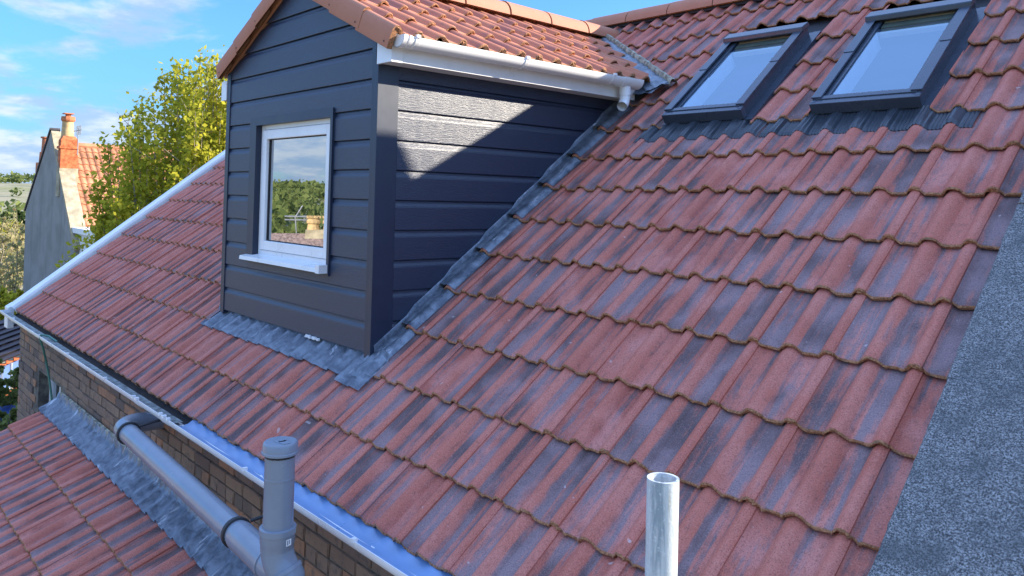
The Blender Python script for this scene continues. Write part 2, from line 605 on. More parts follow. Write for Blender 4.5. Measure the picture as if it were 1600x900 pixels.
def lattice_h(x):
    """roof surface height at any x"""
    k = math.floor((x - 0.0195) / 0.3)
    t = x - 0.3 * k
    return tile_h(t)


def make_tile(seed, rough=1.5):
    rr = random.Random(seed)
    b = MB()
    L = GA + 0.055
    tilt = -0.024 / GA
    hs = [tile_h(x) for x in TX]
    jn = [rr.uniform(-0.0035, 0.0035) * rough for x in TX]
    jt = [rr.uniform(-0.003, 0.004) * rough for x in TX]
    jc = [rr.uniform(-0.002, 0.001) * rough for x in TX]
    th = 0.018
    top = []
    for s in (L, GA * 0.5, 0.016):
        top.append([(x, s, h + s * tilt) for x, h in zip(TX, hs)])
    top.append([(x, 0.006 + j * 0.5, h - 0.0015 + c) for x, h, j, c in zip(TX, hs, jn, jc)])
    b.grid(top, 0)
    e1 = [(x, j, h - 0.007 + c) for x, h, j, c in zip(TX, hs, jn, jc)]
    e2 = [(x, j * 0.6 + 0.002, h - th + t) for x, h, j, t in zip(TX, hs, jn, jt)]
    e3 = [(x, 0.06, h - th + 0.002) for x, h in zip(TX, hs)]
    b.grid([top[-1], e1, e2, e3], 1)
    x = TX[-1]
    b.quad((x, L, hs[-1] + L * tilt), (x, 0.006, hs[-1]), (x, 0.006, hs[-1] - 0.014), (x, L, hs[-1] + L * tilt - 0.014), 0)
    me = b.mesh('tile', [M['roof_tile'], M['tile_nose']])
    bm = bmesh.new(); bm.from_mesh(me)
    bmesh.ops.remove_doubles(bm, verts=bm.verts, dist=1e-6)
    bm.to_mesh(me); bm.free()
    # grid order gives downward normals: flip if needed
    if me.polygons[0].normal.z < 0: me.flip_normals()
    me.polygons.foreach_set('use_smooth', [True] * len(me.polygons))
    me.set_sharp_from_angle(angle=R(42))
    return me


TILES = [make_tile(100 + i) for i in range(8)]
SUN_TILES = [t_.copy() for t_ in TILES[:5]]
for t_ in SUN_TILES: t_.materials[0] = M['sunlit_tile']


def jig(rr, a=1.0):
    return (Matrix.Translation((rr.uniform(-0.0015, 0.0015) * a, rr.uniform(-0.003, 0.003) * a, rr.uniform(-0.001, 0.002) * a))
            @ Matrix.Rotation(rr.uniform(-0.004, 0.004) * a, 4, 'Z') @ Matrix.Rotation(rr.uniform(-0.004, 0.004) * a, 4, 'Y'))


def project(p):
    d = Vector(p) - CAM
    z = d.dot(f_)
    return (800 + FPX * d.dot(r_) / z, CYPX - FPX * d.dot(u_) / z, z) if z > 0.05 else (1e6, 1e6, z)


# ================================================================== THE HOUSE
house = thing('brick_house', (-2.5, 3.0, -5.2),
              'brown brick house with a large red tiled roof filling most of the view', 'house')
DX0, DX1, DY = -2.845, -0.844, 0.615          # dormer cheeks and front
SKY = [(-0.22, 0.34, 3.00, 3.985), (0.765, 1.325, 3.00, 3.985)]
X0R, X1R = -6.93, 1.95

# roof deck (underlay) and rear slope
d = MB()
d.hexa([RF(-7.05, -0.02, -0.105), RF(1.95, -0.02, -0.105), RF(-7.05, RIDGE_S, -0.105), RF(1.95, RIDGE_S, -0.105),
        RF(-7.05, -0.02, -0.086), RF(1.95, -0.02, -0.086), RF(-7.05, RIDGE_S, -0.086), RF(1.95, RIDGE_S, -0.086)], 0)
yr, zr = RIDGE_S * ct, RIDGE_S * sn
d.hexa([(-7.05, yr + 0.02, zr - 0.14), (1.95, yr + 0.02, zr - 0.14), (-7.05, yr + 3.9, zr - 0.14 - 3.05), (1.95, yr + 3.9, zr - 0.14 - 3.05),
        (-7.05, yr + 0.02, zr - 0.03), (1.95, yr + 0.02, zr - 0.03), (-7.05, yr + 3.9, zr - 0.03 - 3.05), (1.95, yr + 3.9, zr - 0.03 - 3.05)], 1)
roof = d.obj('roof', [M['room_dark'], M['pantile']], house)

AX_, AZ_, tD_ = -1.835, 2.82, 0.49
cells = []
rt = random.Random(11)
for r in range(0, 15):
    for j in range(-23, 7):
        s0 = r * GA
        x0 = 0.3 * j
        xa, xb = x0 + 0.01, x0 + 0.31
        yA, yB = (s0) * ct, (s0 + GA) * ct
        # covered by the dormer body
        sv = (AZ_ - max(abs(xa - AX_), abs(xb - AX_)) * tD_) / sn
        if xb < DX1 - 0.02 and xa > DX0 + 0.02 and s0 > 0.80 and s0 + GA < sv - 0.10:
            continue
        if r == 2 and xb < DX1 - 0.02 and xa > DX0 + 0.02: continue
        cells.append((r, j))


def blocked(p):
    """hidden behind the dormer as seen from the camera"""
    d = Vector(p) - CAM
    for k in range(60, 100):
        q = CAM + d * (k / 100.0)
        if DX0 < q.x < DX1 and q.y > DY and q.z < 2.1 and q.y < 3.3:
            return True
    return False


score = []
for (r, j) in cells:
    p = RF(0.3 * j + 0.16, r * GA + 0.17, 0.0)
    u, v, z = project(p)
    a = 1.0 / (z * z) if z > 0 else 0
    vis = -60 < u < 1660 and -60 < v < 960 and not blocked(p)
    score.append(((1 if vis else 0), a, r, j))
score.sort(reverse=True)
pick = set((r, j) for _, _, r, j in score[:300])
rest = []
for (r, j) in cells:
    W = ROOF @ Matrix.Translation((0.3 * j, r * GA + (0.022 if r == 0 else 0), 0)) @ jig(rt)
    me = TILES[rt.randrange(8)]
    planes = []
    x0, s0 = 0.3 * j, r * GA
    if s0 + GA * 1.15 > RIDGE_S + 0.02:
        planes.append((Vector((0, RIDGE_S - 0.0 - s0, 0)), Vector((0, 1, 0))))
    if x0 + 0.33 > 1.975:
        planes.append((Vector((1.97 - x0, 0, 0)), Vector((1, 0, 0))))
    skip = False
    for (a0, a1, b0, b1) in SKY:
        if s0 + GA > b0 + 0.02 and s0 < b1 + 0.01:
            lo, hi = a0 - 0.012, a1 + 0.045
            if x0 + 0.03 >= lo and x0 + 0.33 <= hi: skip = True
            elif x0 + 0.02 < lo < x0 + 0.33 and x0 + 0.33 <= hi + 0.3:
                planes.append((Vector((lo - x0, 0, 0)), Vector((1, 0, 0))))
            elif x0 + 0.02 < hi < x0 + 0.32:
                planes.append((Vector((hi - x0, 0, 0)), Vector((-1, 0, 0))))
        # tiles under the apron stop below the window
    if skip: continue
    # sides of the dormer
    if x0 + 0.02 < DX1 < x0 + 0.33 and 0.65 < s0 < 3.2:
        planes.append((Vector((DX1 + 0.035 - x0, 0, 0)), Vector((-1, 0, 0))))
    if x0 + 0.02 < DX0 < x0 + 0.33 and 0.65 < s0 < 3.2:
        planes.append((Vector((DX0 - 0.02 - x0, 0, 0)), Vector((1, 0, 0))))
    if DX0 < x0 + 0.15 < DX1 and 0.35 < s0 < 0.80 and s0 + GA > 0.76:
        planes.append((Vector((0, 0.775 - s0, 0)), Vector((0, 1, 0))))
    if planes:
        me = me.copy()
        bisect(me, planes)
        if not me.polygons: continue
    if (r, j) in pick:
        inst('tile', me, roof, W)
    else:
        rest.append((me, W))
if rest:
    b = MB()
    for me, W in rest:
        i = len(b.v)
        b.v += [tuple(W @ v.co) for v in me.vertices]
        for p in me.polygons:
            b.f.append(tuple(i + k for k in p.vertices)); b.m.append(p.material_index)
    o = b.obj('remaining_tiles', [M['roof_tile'], M['tile_nose']], roof, fix=False)
    o['kind'] = 'stuff'
    o.data.polygons.foreach_set('use_smooth', [True] * len(o.data.polygons))
    o.data.set_sharp_from_angle(angle=R(42))


def ridge_mesh(L, rad, seed):
    rr = random.Random(seed)
    b = MB()
    rows = []
    n = 12
    for y, k in ((0, 1.035), (L - 0.0, 1.0)):
        rows.append([(-math.cos(R(180) * i / n) * rad * k * 1.10, y, math.sin(R(180) * i / n) * rad * k) for i in range(n + 1)])
    inn = [[(x * 0.86, y, z * 0.86 - 0.004) for x, y, z in rw] for rw in rows]
    b.grid([rows[0], rows[1]], 0)
    b.grid([rows[0], inn[0]], 1)
    b.grid([rows[1], inn[1]], 1)
    b.grid([inn[0], inn[1]], 1)
    me = b.mesh('ridge_tile', [M['ridge_tile'], M['tile_nose']])
    finish(me, True, weld=True)
    return me


RID = [ridge_mesh(0.44, 0.125, k) for k in range(2)]
x = -7.1
k = 0
while x < 1.95:
    W = Matrix.Translation((x, yr + 0.01, zr - 0.078 + rt.uniform(-0.003, 0.003))) @ Matrix.Rotation(-math.pi / 2, 4, 'Z') @ Matrix.Rotation(rt.uniform(-0.006, 0.006), 4, 'X')
    inst('ridge_tile', RID[k % 2], roof, W)
    x += 0.452; k += 1
# bedding mortar under the ridge
b = MB()
b.hexa([(-7.05, yr - 0.095, zr - 0.10), (1.95, yr - 0.095, zr - 0.10), (-7.05, yr + 0.1, zr - 0.10), (1.95, yr + 0.1, zr - 0.10),
        (-7.05, yr - 0.075, zr - 0.025), (1.95, yr - 0.075, zr - 0.025), (-7.05, yr + 0.08, zr - 0.025), (1.95, yr + 0.08, zr - 0.025)])
b.obj('ridge_bedding', M['room_dark'], roof)

# white verge trim down the far edge
b = MB()
prof = [(-7.11, -0.12), (-7.11, 0.034), (-7.04, 0.042), (-7.02, 0.030), (-6.965, 0.026), (-6.955, 0.0), (-6.955, -0.05)]
rows = [[RF(x, s, h) for x, h in prof] for s in (0.02, 2.4, RIDGE_S)]
b.grid(rows)
b.fan([RF(x, 0.02, h) for x, h in prof])
b.obj('verge_trim', M['white_upvc'], roof, bevel=0.004)
b = MB()
b.hexa([(-7.16, -0.03, -0.20), (-6.99, -0.03, -0.20), (-7.16, 0.03, -0.20), (-6.99, 0.03, -0.20),
        (-7.16, -0.03, 0.02), (-6.99, -0.03, 0.02), (-7.16, 0.03, 0.06), (-6.99, 0.03, 0.06)])
b.obj('verge_end_cap', M['white_upvc'], roof, bevel=0.006)

# eaves board and pale tray that laps into the gutter
b = MB(); b.box(-7.0, 1.95, 0.035, 0.055, -0.105, -0.080)
b.obj('fascia_board', M['white_upvc'], house)
b = MB()
rows = []
n = 80
for (yy, zz) in ((0.06, -0.014), (0.016, -0.042), (-0.034, -0.050), (-0.068, -0.040), (-0.088, -0.014)):
    rows.append([(-1.86 + (1.95 + 1.86) * i / n, yy, zz + 0.0008 * math.sin(i * 0.45)) for i in range(n + 1)])
b.grid(rows)
tray = b.obj('eaves_tray', M['tray'], house, smooth=True)
tray['label'] = 'pale blue plastic eaves tray lapping into the gutter'

# brick wall: mortar backing, bricks one by one
WY = 0.062
b = MB()
b.box(-6.83, -5.95, WY + 0.012, WY + 0.30, -5.2, -0.05)
b.box(-5.95, -5.10, WY + 0.012, WY + 0.30, -0.47, -0.05)
b.box(-5.10, 1.95, WY + 0.012, WY + 0.30, -5.2, -0.05)
b.box(-5.95, -5.10, WY + 0.012, WY + 0.30, -5.2, -1.55)
b.box(-6.83, -6.55, WY + 0.3, 7.6, -5.2, 0.1)
b.box(1.2, 1.95, WY + 0.3, 7.6, -5.2, 0.1)
wall = b.obj('wall', M['mortar'], house)


def brick_mesh(seed, w=0.215, h=0.066, dpt=0.10):
    rr = random.Random(seed)
    b = MB(); b.box(0, w, 0, dpt, 0, h)
    me = b.mesh('brick', [M['brick']])
    bm = bmesh.new(); bm.from_mesh(me)
    bmesh.ops.recalc_face_normals(bm, faces=bm.faces)
    ed = [e for e in bm.edges if all(v.co.y < 0.01 for v in e.verts)]
    bmesh.ops.bevel(bm, geom=ed, offset=0.005, segments=1, affect='EDGES')
    for v in bm.verts:
        v.co += Vector((rr.uniform(-1, 1) * 0.003, rr.uniform(-1, 1) * 0.003, rr.uniform(-1, 1) * 0.0025))
    bm.to_mesh(me); bm.free()
    return me


BR = [brick_mesh(i) for i in range(6)]
HB = [brick_mesh(20 + i, 0.102) for i in range(3)]
rb = random.Random(5)
nb = 0
for k in range(0, 16):
    z0 = -0.128 - 0.0755 * k
    head = (k % 4 == 3)
    x = -6.825 if k % 2 == 0 else -6.825 - 0.0
    first = True
    while x < 0.75:
        half = (first and k % 2 == 1)
        w = 0.1025 if (half or head) else 0.2155
        xe = x + w
        ok = True
        if xe > -5.95 and x < -5.10 and z0 < -0.47 - 0.001: ok = False
        if x >= -5.0 and z0 < -0.60: ok = False
        if x < -5.0 and z0 < -1.30: ok = False
        if ok:
            if xe > -5.955 and x < -5.96 and z0 < -0.47:
                pass
            me = (HB[rb.randrange(3)] if w < 0.15 else BR[rb.randrange(6)])
            W = Matrix.Translation((x, WY + rb.uniform(-0.003, 0.004), z0)) @ Matrix.Rotation(rb.uniform(-0.01, 0.01), 4, 'Y')
            inst('brick', me, wall, W); nb += 1
        x = xe + 0.0105
        first = False
# far-left side window in the wall
win = MB()
win.box(-5.95, -5.90, WY + 0.105, WY + 0.165, -1.55, -0.47)
win.box(-5.15, -5.10, WY + 0.105, WY + 0.165, -1.55, -0.47)
win.box(-5.90, -5.15, WY + 0.105, WY + 0.165, -0.53, -0.47)
win.box(-5.90, -5.15, WY + 0.105, WY + 0.165, -1.55, -1.49)
win.box(-5.55, -5.50, WY + 0.105, WY + 0.165, -1.49, -0.53)
sw = win.obj('window', M['white_upvc'], house)
b = MB(); b.box(-5.90, -5.15, WY + 0.13, WY + 0.14, -1.49, -0.53)
b.obj('pane', M['glass'], sw)
b = MB(); b.box(-6.0, -5.05, WY + 0.29, WY + 0.31, -1.6, -0.4)
b.obj('dark_room', M['room_dark'], sw)

# ------------------------------------------------------------------ party wall with stone coping and chimney
pw = thing('parapet_wall', (2.3, 2.0, -5.2), 'party wall at the right edge of the roof topped with rough dark grey coping slabs', 'wall')
b = MB()
b.hexa([(1.97, -0.15, -5.2), (2.33, -0.15, -5.2), (1.97, yr, -5.2), (2.33, yr, -5.2),
        RF(1.97, -0.12, 0.02), RF(2.33, -0.12, 0.02), RF(1.97, RIDGE_S, 0.02), RF(2.33, RIDGE_S, 0.02)])
b.obj('wall', M['mortar'], pw)


def slab(x0, x1, s0, s1, h0, h1, seed, name, parent):
    """coping slab with a slightly chipped edge"""
    rr = random.Random(seed)
    b = MB()
    n = max(2, int((s1 - s0) / 0.018)); m = 14
    top = []
    for i in range(n + 1):
        s = s0 + (s1 - s0) * i / n
        row = []
        jag = mnoise.noise(Vector((s * 9, seed, 0))) * 0.004 + mnoise.noise(Vector((s * 40, seed, 3))) * 0.0035
        for k in range(m + 1):
            x = x0 + (x1 - x0) * k / m
            hh = h1 + mnoise.noise(Vector((x * 14, s * 14, seed))) * 0.003
            if k == 0: x += jag; hh -= 0.007
            elif k == 1: x = x0 + 0.006 + jag * 0.7
            row.append(RF(x, s, hh))
        top.append(row)
    b.grid(top)
    b.grid([[r[0] for r in top], [RF(x0 + 0.001, s0 + (s1 - s0) * i / n, h0) for i in range(n + 1)]])
    b.grid([[r[-1] for r in top], [RF(x1, s0 + (s1 - s0) * i / n, h0) for i in range(n + 1)]])
    b.grid([top[0], [RF(x0 + (x1 - x0) * k / m, s0, h0) for k in range(m + 1)]])
    b.grid([top[-1], [RF(x0 + (x1 - x0) * k / m, s1, h0) for k in range(m + 1)]])
    return b.obj(name, M['coping_stone'], parent, smooth=True)


cuts = [-0.16, 0.36, 1.232, 2.12, 3.00, 3.9, 4.80]
for i in range(len(cuts) - 1):
    slab(1.932 + (0.004 if i % 2 else 0), 2.40, cuts[i] + 0.0015, cuts[i + 1] - 0.0015, 0.012, 0.062 + (0.003 if i % 2 else 0), 3 + i, 'coping_slab', pw)
b = MB()
b.hexa([RF(1.96, -0.14, 0.01), RF(2.37, -0.14, 0.01), RF(1.96, RIDGE_S - 0.1, 0.01), RF(2.37, RIDGE_S - 0.1, 0.01),
        RF(1.96, -0.14, 0.052), RF(2.37, -0.14, 0.052), RF(1.96, RIDGE_S - 0.1, 0.052), RF(2.37, RIDGE_S - 0.1, 0.052)])
b.obj('mortar_bed', M['coping_stone'], pw)

ch = thing('chimney_stack', (2.25, 4.2, 2.6), 'brick chimney stack on the party wall ridge beyond the right edge', 'chimney')
b = MB()
b.box(1.95, 2.60, 3.20, 4.695, 1.2, 3.60)
b.hexa([(1.95, 3.20, 3.60), (2.60, 3.20, 3.60), (1.95, 4.695, 3.60), (2.60, 4.695, 3.60),
        (1.98, 3.24, 3.82), (2.57, 3.24, 3.82), (1.98, 4.63, 3.82), (2.57, 4.63, 3.82)])
b.obj('stack', M['house_brick'], ch)

# ================================================================== DORMER
dm = thing('dormer', (-1.8445, DY, 0.45), 'dormer clad in dark blue grey boards with a gabled red tile roof', 'dormer')
AX, AZ = AX_, AZ_
SLP = math.atan(tD_)
tD = math.tan(SLP)
ZB = 0.464
PB = 0.1675

def gable_under(x):
    return AZ - 0.115 - abs(x - AX) * tD


# inner carcass so no light leaks
b = MB()
zt = 2.06
b.fan([(DX0 + 0.03, DY + 0.03, ZB - 0.3), (DX1 - 0.03, DY + 0.03, ZB - 0.3), (DX1 - 0.03, DY + 0.03, zt), (AX, DY + 0.03, AZ - 0.14), (DX0 + 0.03, DY + 0.03, zt)])
for xx in (DX0 + 0.03, DX1 - 0.03):
    b.quad((xx, DY + 0.03, ZB - 0.3), (xx, 3.3, ZB - 0.3), (xx, 3.3, zt + 0.08), (xx, DY + 0.03, zt + 0.08))
carc = None
WX0, WX1, WZ0, WZ1 = -2.332, -1.318, 0.890, 1.788      # window frame outline
# carcass front must leave the window open: rebuild as strips
b = MB()
yb = DY + 0.03
b.quad((DX0 + 0.03, yb, ZB - 0.3), (DX1 - 0.03, yb, ZB - 0.3), (DX1 - 0.03, yb, WZ0), (DX0 + 0.03, yb, WZ0))
b.quad((DX0 + 0.03, yb, WZ0), (WX0, yb, WZ0), (WX0, yb, WZ1), (DX0 + 0.03, yb, WZ1))
b.quad((WX1, yb, WZ0), (DX1 - 0.03, yb, WZ0), (DX1 - 0.03, yb, WZ1), (WX1, yb, WZ1))
b.fan([(DX0 + 0.03, yb, WZ1), (DX1 - 0.03, yb, WZ1), (DX1 - 0.03, yb, 2.14), (AX, yb, AZ - 0.14), (DX0 + 0.03, yb, 2.14)])
for xx in (DX0 + 0.03, DX1 - 0.03):
    b.quad((xx, yb, ZB - 0.3), (xx, 3.3, ZB - 0.3), (xx, 3.3, zt + 0.08), (xx, yb, zt + 0.08))
b.obj('wall', M['room_dark'], dm)


def board_profile(z0, full=True):
    return [(0.004, z0 + 0.012), (0.017, z0 + 0.003), (0.018, z0 + 0.006), (0.018, z0 + 0.128), (0.016, z0 + 0.137), (0.008, z0 + 0.152), (0.0065, z0 + 0.163), (0.002, z0 + 0.176)]


def board(L, z_list, name, parent, world, planes=()):
    """board along local x, proud along local -y"""
    b = MB()
    nseg = 2
    pr = z_list
    rows = [[(L * i / nseg, -o_, z) for o_, z in pr] for i in range(nseg + 1)]
    b.grid(rows)
    b.fan(rows[0]); b.fan(rows[-1])
    me = b.mesh(name, [M['cladding']])
    finish(me, False)
    if planes: bisect(me, planes)
    if not me.polygons: return None
    o = bpy.data.objects.new(name, me)
    return put(o, parent, world)


TW = 0.05
k = 0
z = ZB
while z < AZ - 0.16:
    xa, xb = DX0 + 0.035, DX1 - 0.042
    segs = [(xa, xb)]
    zc0, zc1 = z + 0.003, z + 0.17
    if zc1 > 0.846 + 0.02 and zc0 < 1.79:
        segs = [(xa, -2.428), (-1.296, xb)]
    for (p, q_) in segs:
        W = Matrix.Translation((p, DY, 0))
        pl = []
        nR = Vector((tD, 0, 1)).normalized(); nL = Vector((-tD, 0, 1)).normalized()
        pl.append((Vector((AX - p, 0, AZ - 0.135)), nR)); pl.append((Vector((AX - p, 0, AZ - 0.135)), nL))
        if len(segs) == 1 and zc0 < 0.846 < zc1: pass
        board(q_ - p, board_profile(z), 'front_board', dm, W, pl)
    if zc0 < 0.846 < zc1:
        board(1.13, board_profile(z), 'front_board', dm, Matrix.Translation((-2.4275, DY, 0)), [(Vector((0, 0, 0.85)), Vector((0, 0, 1)))])
    z += PB; k += 1
# cheek boards on the right side (length runs along +y)
MC = frame((DX1, DY, 0), Vector((0, 1, 0)), Vector((-1, 0, 0)), Vector((0, 0, 1)))
z = ZB - PB * 0
while z < 2.08:
    ys = 0.115
    ye = max(0.3, (z + 0.30) / math.tan(TH) - DY + 0.25)
    W = MC @ Matrix.Translation((ys, 0, 0))
    board(min(ye, 2.6) - ys, board_profile(z), 'cheek_board', dm, W)
    z += PB
# left cheek: hidden from here, boards all the same
MCL = frame((DX0, DY, 0), Vector((0, -1, 0)), Vector((1, 0, 0)), Vector((0, 0, 1)))
z = ZB
while z < 2.08:
    ye = max(0.3, (z + 0.30) / math.tan(TH) - DY + 0.25)
    ye = min(ye, 2.6)
    W = MCL @ Matrix.Translation((-ye, 0, 0))
    board(ye - 0.03, board_profile(z), 'cheek_board', dm, W)
    z += PB
# corner trims
b = MB()
b.box(DX1 - 0.044, DX1 - 0.004, DY - 0.0225, DY + 0.02, ZB - 0.035, 2.20)
b.box(DX1 - 0.0045, DX1 + 0.0225, DY - 0.024, DY + 0.112, ZB - 0.0355, 2.045)
b.obj('corner_trim', M['trim'], dm, bevel=0.002)
b = MB()
b.box(DX0 - 0.02, DX0 + 0.038, DY - 0.024, DY + 0.02, ZB - 0.02, 2.20)
b.obj('corner_trim', M['trim'], dm, bevel=0.002)
# window surround trim with mitred corners
tx0, tx1, tz0, tz1 = -2.43, -1.290, 0.846, 1.838
yf = DY - 0.030
for nm, P in (('top', [(tx0, tz1), (tx1, tz1), (WX1 + 0.002, WZ1 - 0.004), (WX0 + 0.002, WZ1 - 0.004)]),
              ('left', [(tx0, tz0), (tx0, tz1), (WX0, WZ1 - 0.004), (WX0, WZ0)]),
              ('right', [(tx1, tz0), (tx1, tz1), (WX1, WZ1 - 0.004), (WX1, WZ0)]),
              ('bottom', [(tx0, tz0), (tx1, tz0), (WX1, WZ0), (WX0, WZ0)])):
    b = MB()
    f0 = [(x, yf, z) for x, z in P]; f1 = [(x, DY + 0.075, z) for x, z in P]
    b.fan(f0); b.grid([f0, f1], 0, True)
    o = b.obj('window_trim', M['trim'], dm, bevel=0.0015)

# window
wn = MB()
yo, yi = DY + 0.012, DY + 0.07
fw = 0.034
wn.box(WX0, WX0 + fw, yo, yi, WZ0, WZ1); wn.box(WX1 - fw, WX1, yo, yi, WZ0, WZ1)
wn.box(WX0 + fw, WX1 - fw, yo, yi, WZ1 - fw, WZ1); wn.box(WX0 + fw, WX1 - fw, yo, yi, WZ0, WZ0 + fw + 0.012)
wobj = wn.obj('window', M['white_upvc'], dm, bevel=0.003)
sb = MB()
a0, a1, c0, c1 = WX0 + 0.037, WX1 - 0.037, WZ0 + 0.049, WZ1 - 0.037
sw_ = 0.062
ys0, ys1 = DY + 0.002, DY + 0.06
for (p, q_, r0, r1) in ((a0, a0 + sw_, c0, c1), (a1 - sw_, a1, c0, c1), (a0 + sw_, a1 - sw_, c1 - sw_, c1), (a0 + sw_, a1 - sw_, c0, c0 + sw_)):
    sb.box(p, q_, ys0, ys1, r0, r1)
sb.obj('sash', M['white_upvc'], wobj, bevel=0.006)
gk = MB()
g0, g1, h0, h1 = a0 + sw_, a1 - sw_, c0 + sw_, c1 - sw_
for (p, q_, r0, r1) in ((g0, g0 + 0.006, h0, h1), (g1 - 0.006, g1, h0, h1), (g0 + 0.006, g1 - 0.006, h1 - 0.006, h1), (g0 + 0.006, g1 - 0.006, h0, h0 + 0.006)):
    gk.box(p, q_, DY + 0.022, DY + 0.045, r0, r1)
gk.obj('gasket', M['dark_rubber'], wobj)
pn = MB(); pn.quad((g0, DY + 0.030, h0), (g1, DY + 0.030, h0), (g1, DY + 0.030, h1), (g0, DY + 0.030, h1))
pn.obj('pane', M['glass'], wobj)
# dark room behind
b = MB(); b.box(WX0 - 0.3, WX1 + 0.3, DY + 0.30, DY + 0.32, WZ0 - 0.3, WZ1 + 0.2)
b.obj('room_wall', M['room_dark'], wobj)
sl_ = MB()
pr = [(DY + 0.012, 0.905), (DY - 0.078, 0.892), (DY - 0.082, 0.866), (DY - 0.070, 0.866), (DY - 0.068, 0.880), (DY + 0.012, 0.890)]
sl_.grid([[(x, y, z) for y, z in pr] for x in (-2.425, -1.345)], 0)
sl_.fan([(-2.425, y, z) for y, z in pr]); sl_.fan([(-1.345, y, z) for y, z in pr])
sl_.box(-1.345, -1.300, DY - 0.086, DY - 0.0, 0.862, 0.912)
sl_.obj('sill', M['white_upvc'], wobj, bevel=0.002)
# opening handle shape not visible; reveal lining
# dormer fascia and soffit boxes (right side and left end)
FX = -0.682
b = MB()
b.box(FX - 0.018, FX, DY - 0.035, 2.62, 2.043, 2.19)
b.obj('fascia', M['white_upvc'], dm, bevel=0.002)
b = MB()
b.box(DX1 + 0.025, FX - 0.018, DY - 0.030, 2.62, 2.046, 2.056)
b.obj('soffit', M['white_upvc'], dm)
b = MB()
b.hexa([(DX1 + 0.023, DY - 0.036, 2.041), (FX - 0.0185, DY - 0.036, 2.041), (DX1 + 0.023, DY - 0.018, 2.041), (FX - 0.0185, DY - 0.018, 2.041),
        (DX1 + 0.023, DY - 0.036, 2.235), (FX - 0.0185, DY - 0.036, 2.165), (DX1 + 0.023, DY - 0.018, 2.235), (FX - 0.0185, DY - 0.018, 2.165)])
b.obj('box_end', M['white_upvc'], dm, bevel=0.002)
b = MB()
b.box(FX - 0.018, FX + 0.004, DY - 0.0365, DY + 0.035, 2.040, 2.196)
b.obj('corner_cover', M['white_upvc'], dm, bevel=0.002)
b = MB()
b.box(-2.955, DX0 - 0.021, DY - 0.03, 2.62, 2.0, 2.14)
b.obj('fascia', M['white_upvc'], dm, bevel=0.002)

# dormer roof: deck then tiles
def DR(side, t, y, h=0.0):
    """point on a dormer slope: t = distance down from the apex"""
    c, s = math.cos(SLP), math.sin(SLP)
    x = side * (t * c + h * s)
    return Vector((AX + x, y, AZ - t * s + h * c))


c_, s_ = math.cos(SLP), math.sin(SLP)
TR, TL = 1.240 / c_, 1.125 / c_
b = MB()
for side, T in ((1, TR - 0.125), (-1, TL)):
    lo, hi = (-0.125, -0.088) if side == 1 else (-0.115, -0.03)
    b.hexa([DR(side, 0, DY - 0.03, lo), DR(side, T, DY - 0.03, lo), DR(side, 0, 3.9, lo), DR(side, T, 3.9, lo),
            DR(side, 0, DY - 0.03, hi), DR(side, T, DY - 0.03, hi), DR(side, 0, 3.9, hi), DR(side, T, 3.9, hi)], 0 if side == 1 else 1)
droof = b.obj('roof', [M['room_dark'], M['pantile']], dm)
DG = 0.330
Y0D = 0.56 - 0.15


def above_main(p, m=0.0):
    return p.z - (p.y * math.tan(TH)) > m


MR = frame(DR(1, TR, 0), Vector((0, 1, 0)), Vector((-c_, 0, s_)), Vector((s_, 0, c_)))
rd = random.Random(21)
for r in range(0, 5):
    for k in range(0, 12):
        s0 = r * DG
        if s0 > TR - 0.06: continue
        y0 = Y0D + 0.3 * k
        pc = MR @ Vector((y0 + 0.03, s0 + 0.33, 0))
        if not above_main(pc, -0.04): continue
        me = SUN_TILES[rd.randrange(5)]
        pls = []
        if k == 0: pls.append((Vector((0.145, 0, 0)), Vector((-1, 0, 0))))
        if s0 + 0.39 > TR: pls.append((Vector((0, TR - s0 - 0.01, 0)), Vector((0, 1, 0))))
        if pls:
            me = me.copy(); bisect(me, pls)
        inst('tile', me, droof, MR @ Matrix.Translation((y0, s0, 0)) @ jig(rd))
# a few courses on the far slope (only their edge could ever show)
ML = frame(DR(-1, TL, 0), Vector((0, -1, 0)), Vector((c_, 0, s_)), Vector((-s_, 0, c_)))


def verge_mesh(mirror):
    """cloaked verge unit: roll on top and a plain drop face; x outward from the roof is negative"""
    b = MB()
    prof = [(0.060, -0.036), (0.040, -0.030), (0.026, -0.012), (0.010, -0.001), (-0.006, 0.0), (-0.020, -0.008), (-0.029, -0.024), (-0.031, -0.060), (-0.033, -0.125), (-0.030, -0.132)]
    L = DG + 0.03
    tilt = -0.013 / DG
    sg = -1 if mirror else 1
    rows = [[(sg * x, s, h + s * tilt) for x, h in prof] for s in (L, 0.012)]
    rows.append([(sg * x, 0.002, h - 0.001) for x, h in prof])
    b.grid(rows, 0)
    inn = [(sg * (x * 0.55 + 0.018) if x < 0.03 else sg * x, 0.003, h - 0.019 if i < 7 else h) for i, (x, h) in enumerate(prof)]
    b.grid([rows[-1], inn], 1)
    b.grid([inn, [(x, 0.2, h) for x, y, h in inn]], 1)
    # fixing hole plug
    ring = [(sg * -0.0345, 0.045 + 0.006 * math.cos(t * 0.785), -0.105 + 0.006 * math.sin(t * 0.785)) for t in range(8)]
    b.fan(ring, 2)
    me = b.mesh('verge_tile', [M['ridge_tile'], M['tile_nose'], M['room_dark']])
    finish(me, True, weld=True)
    return me


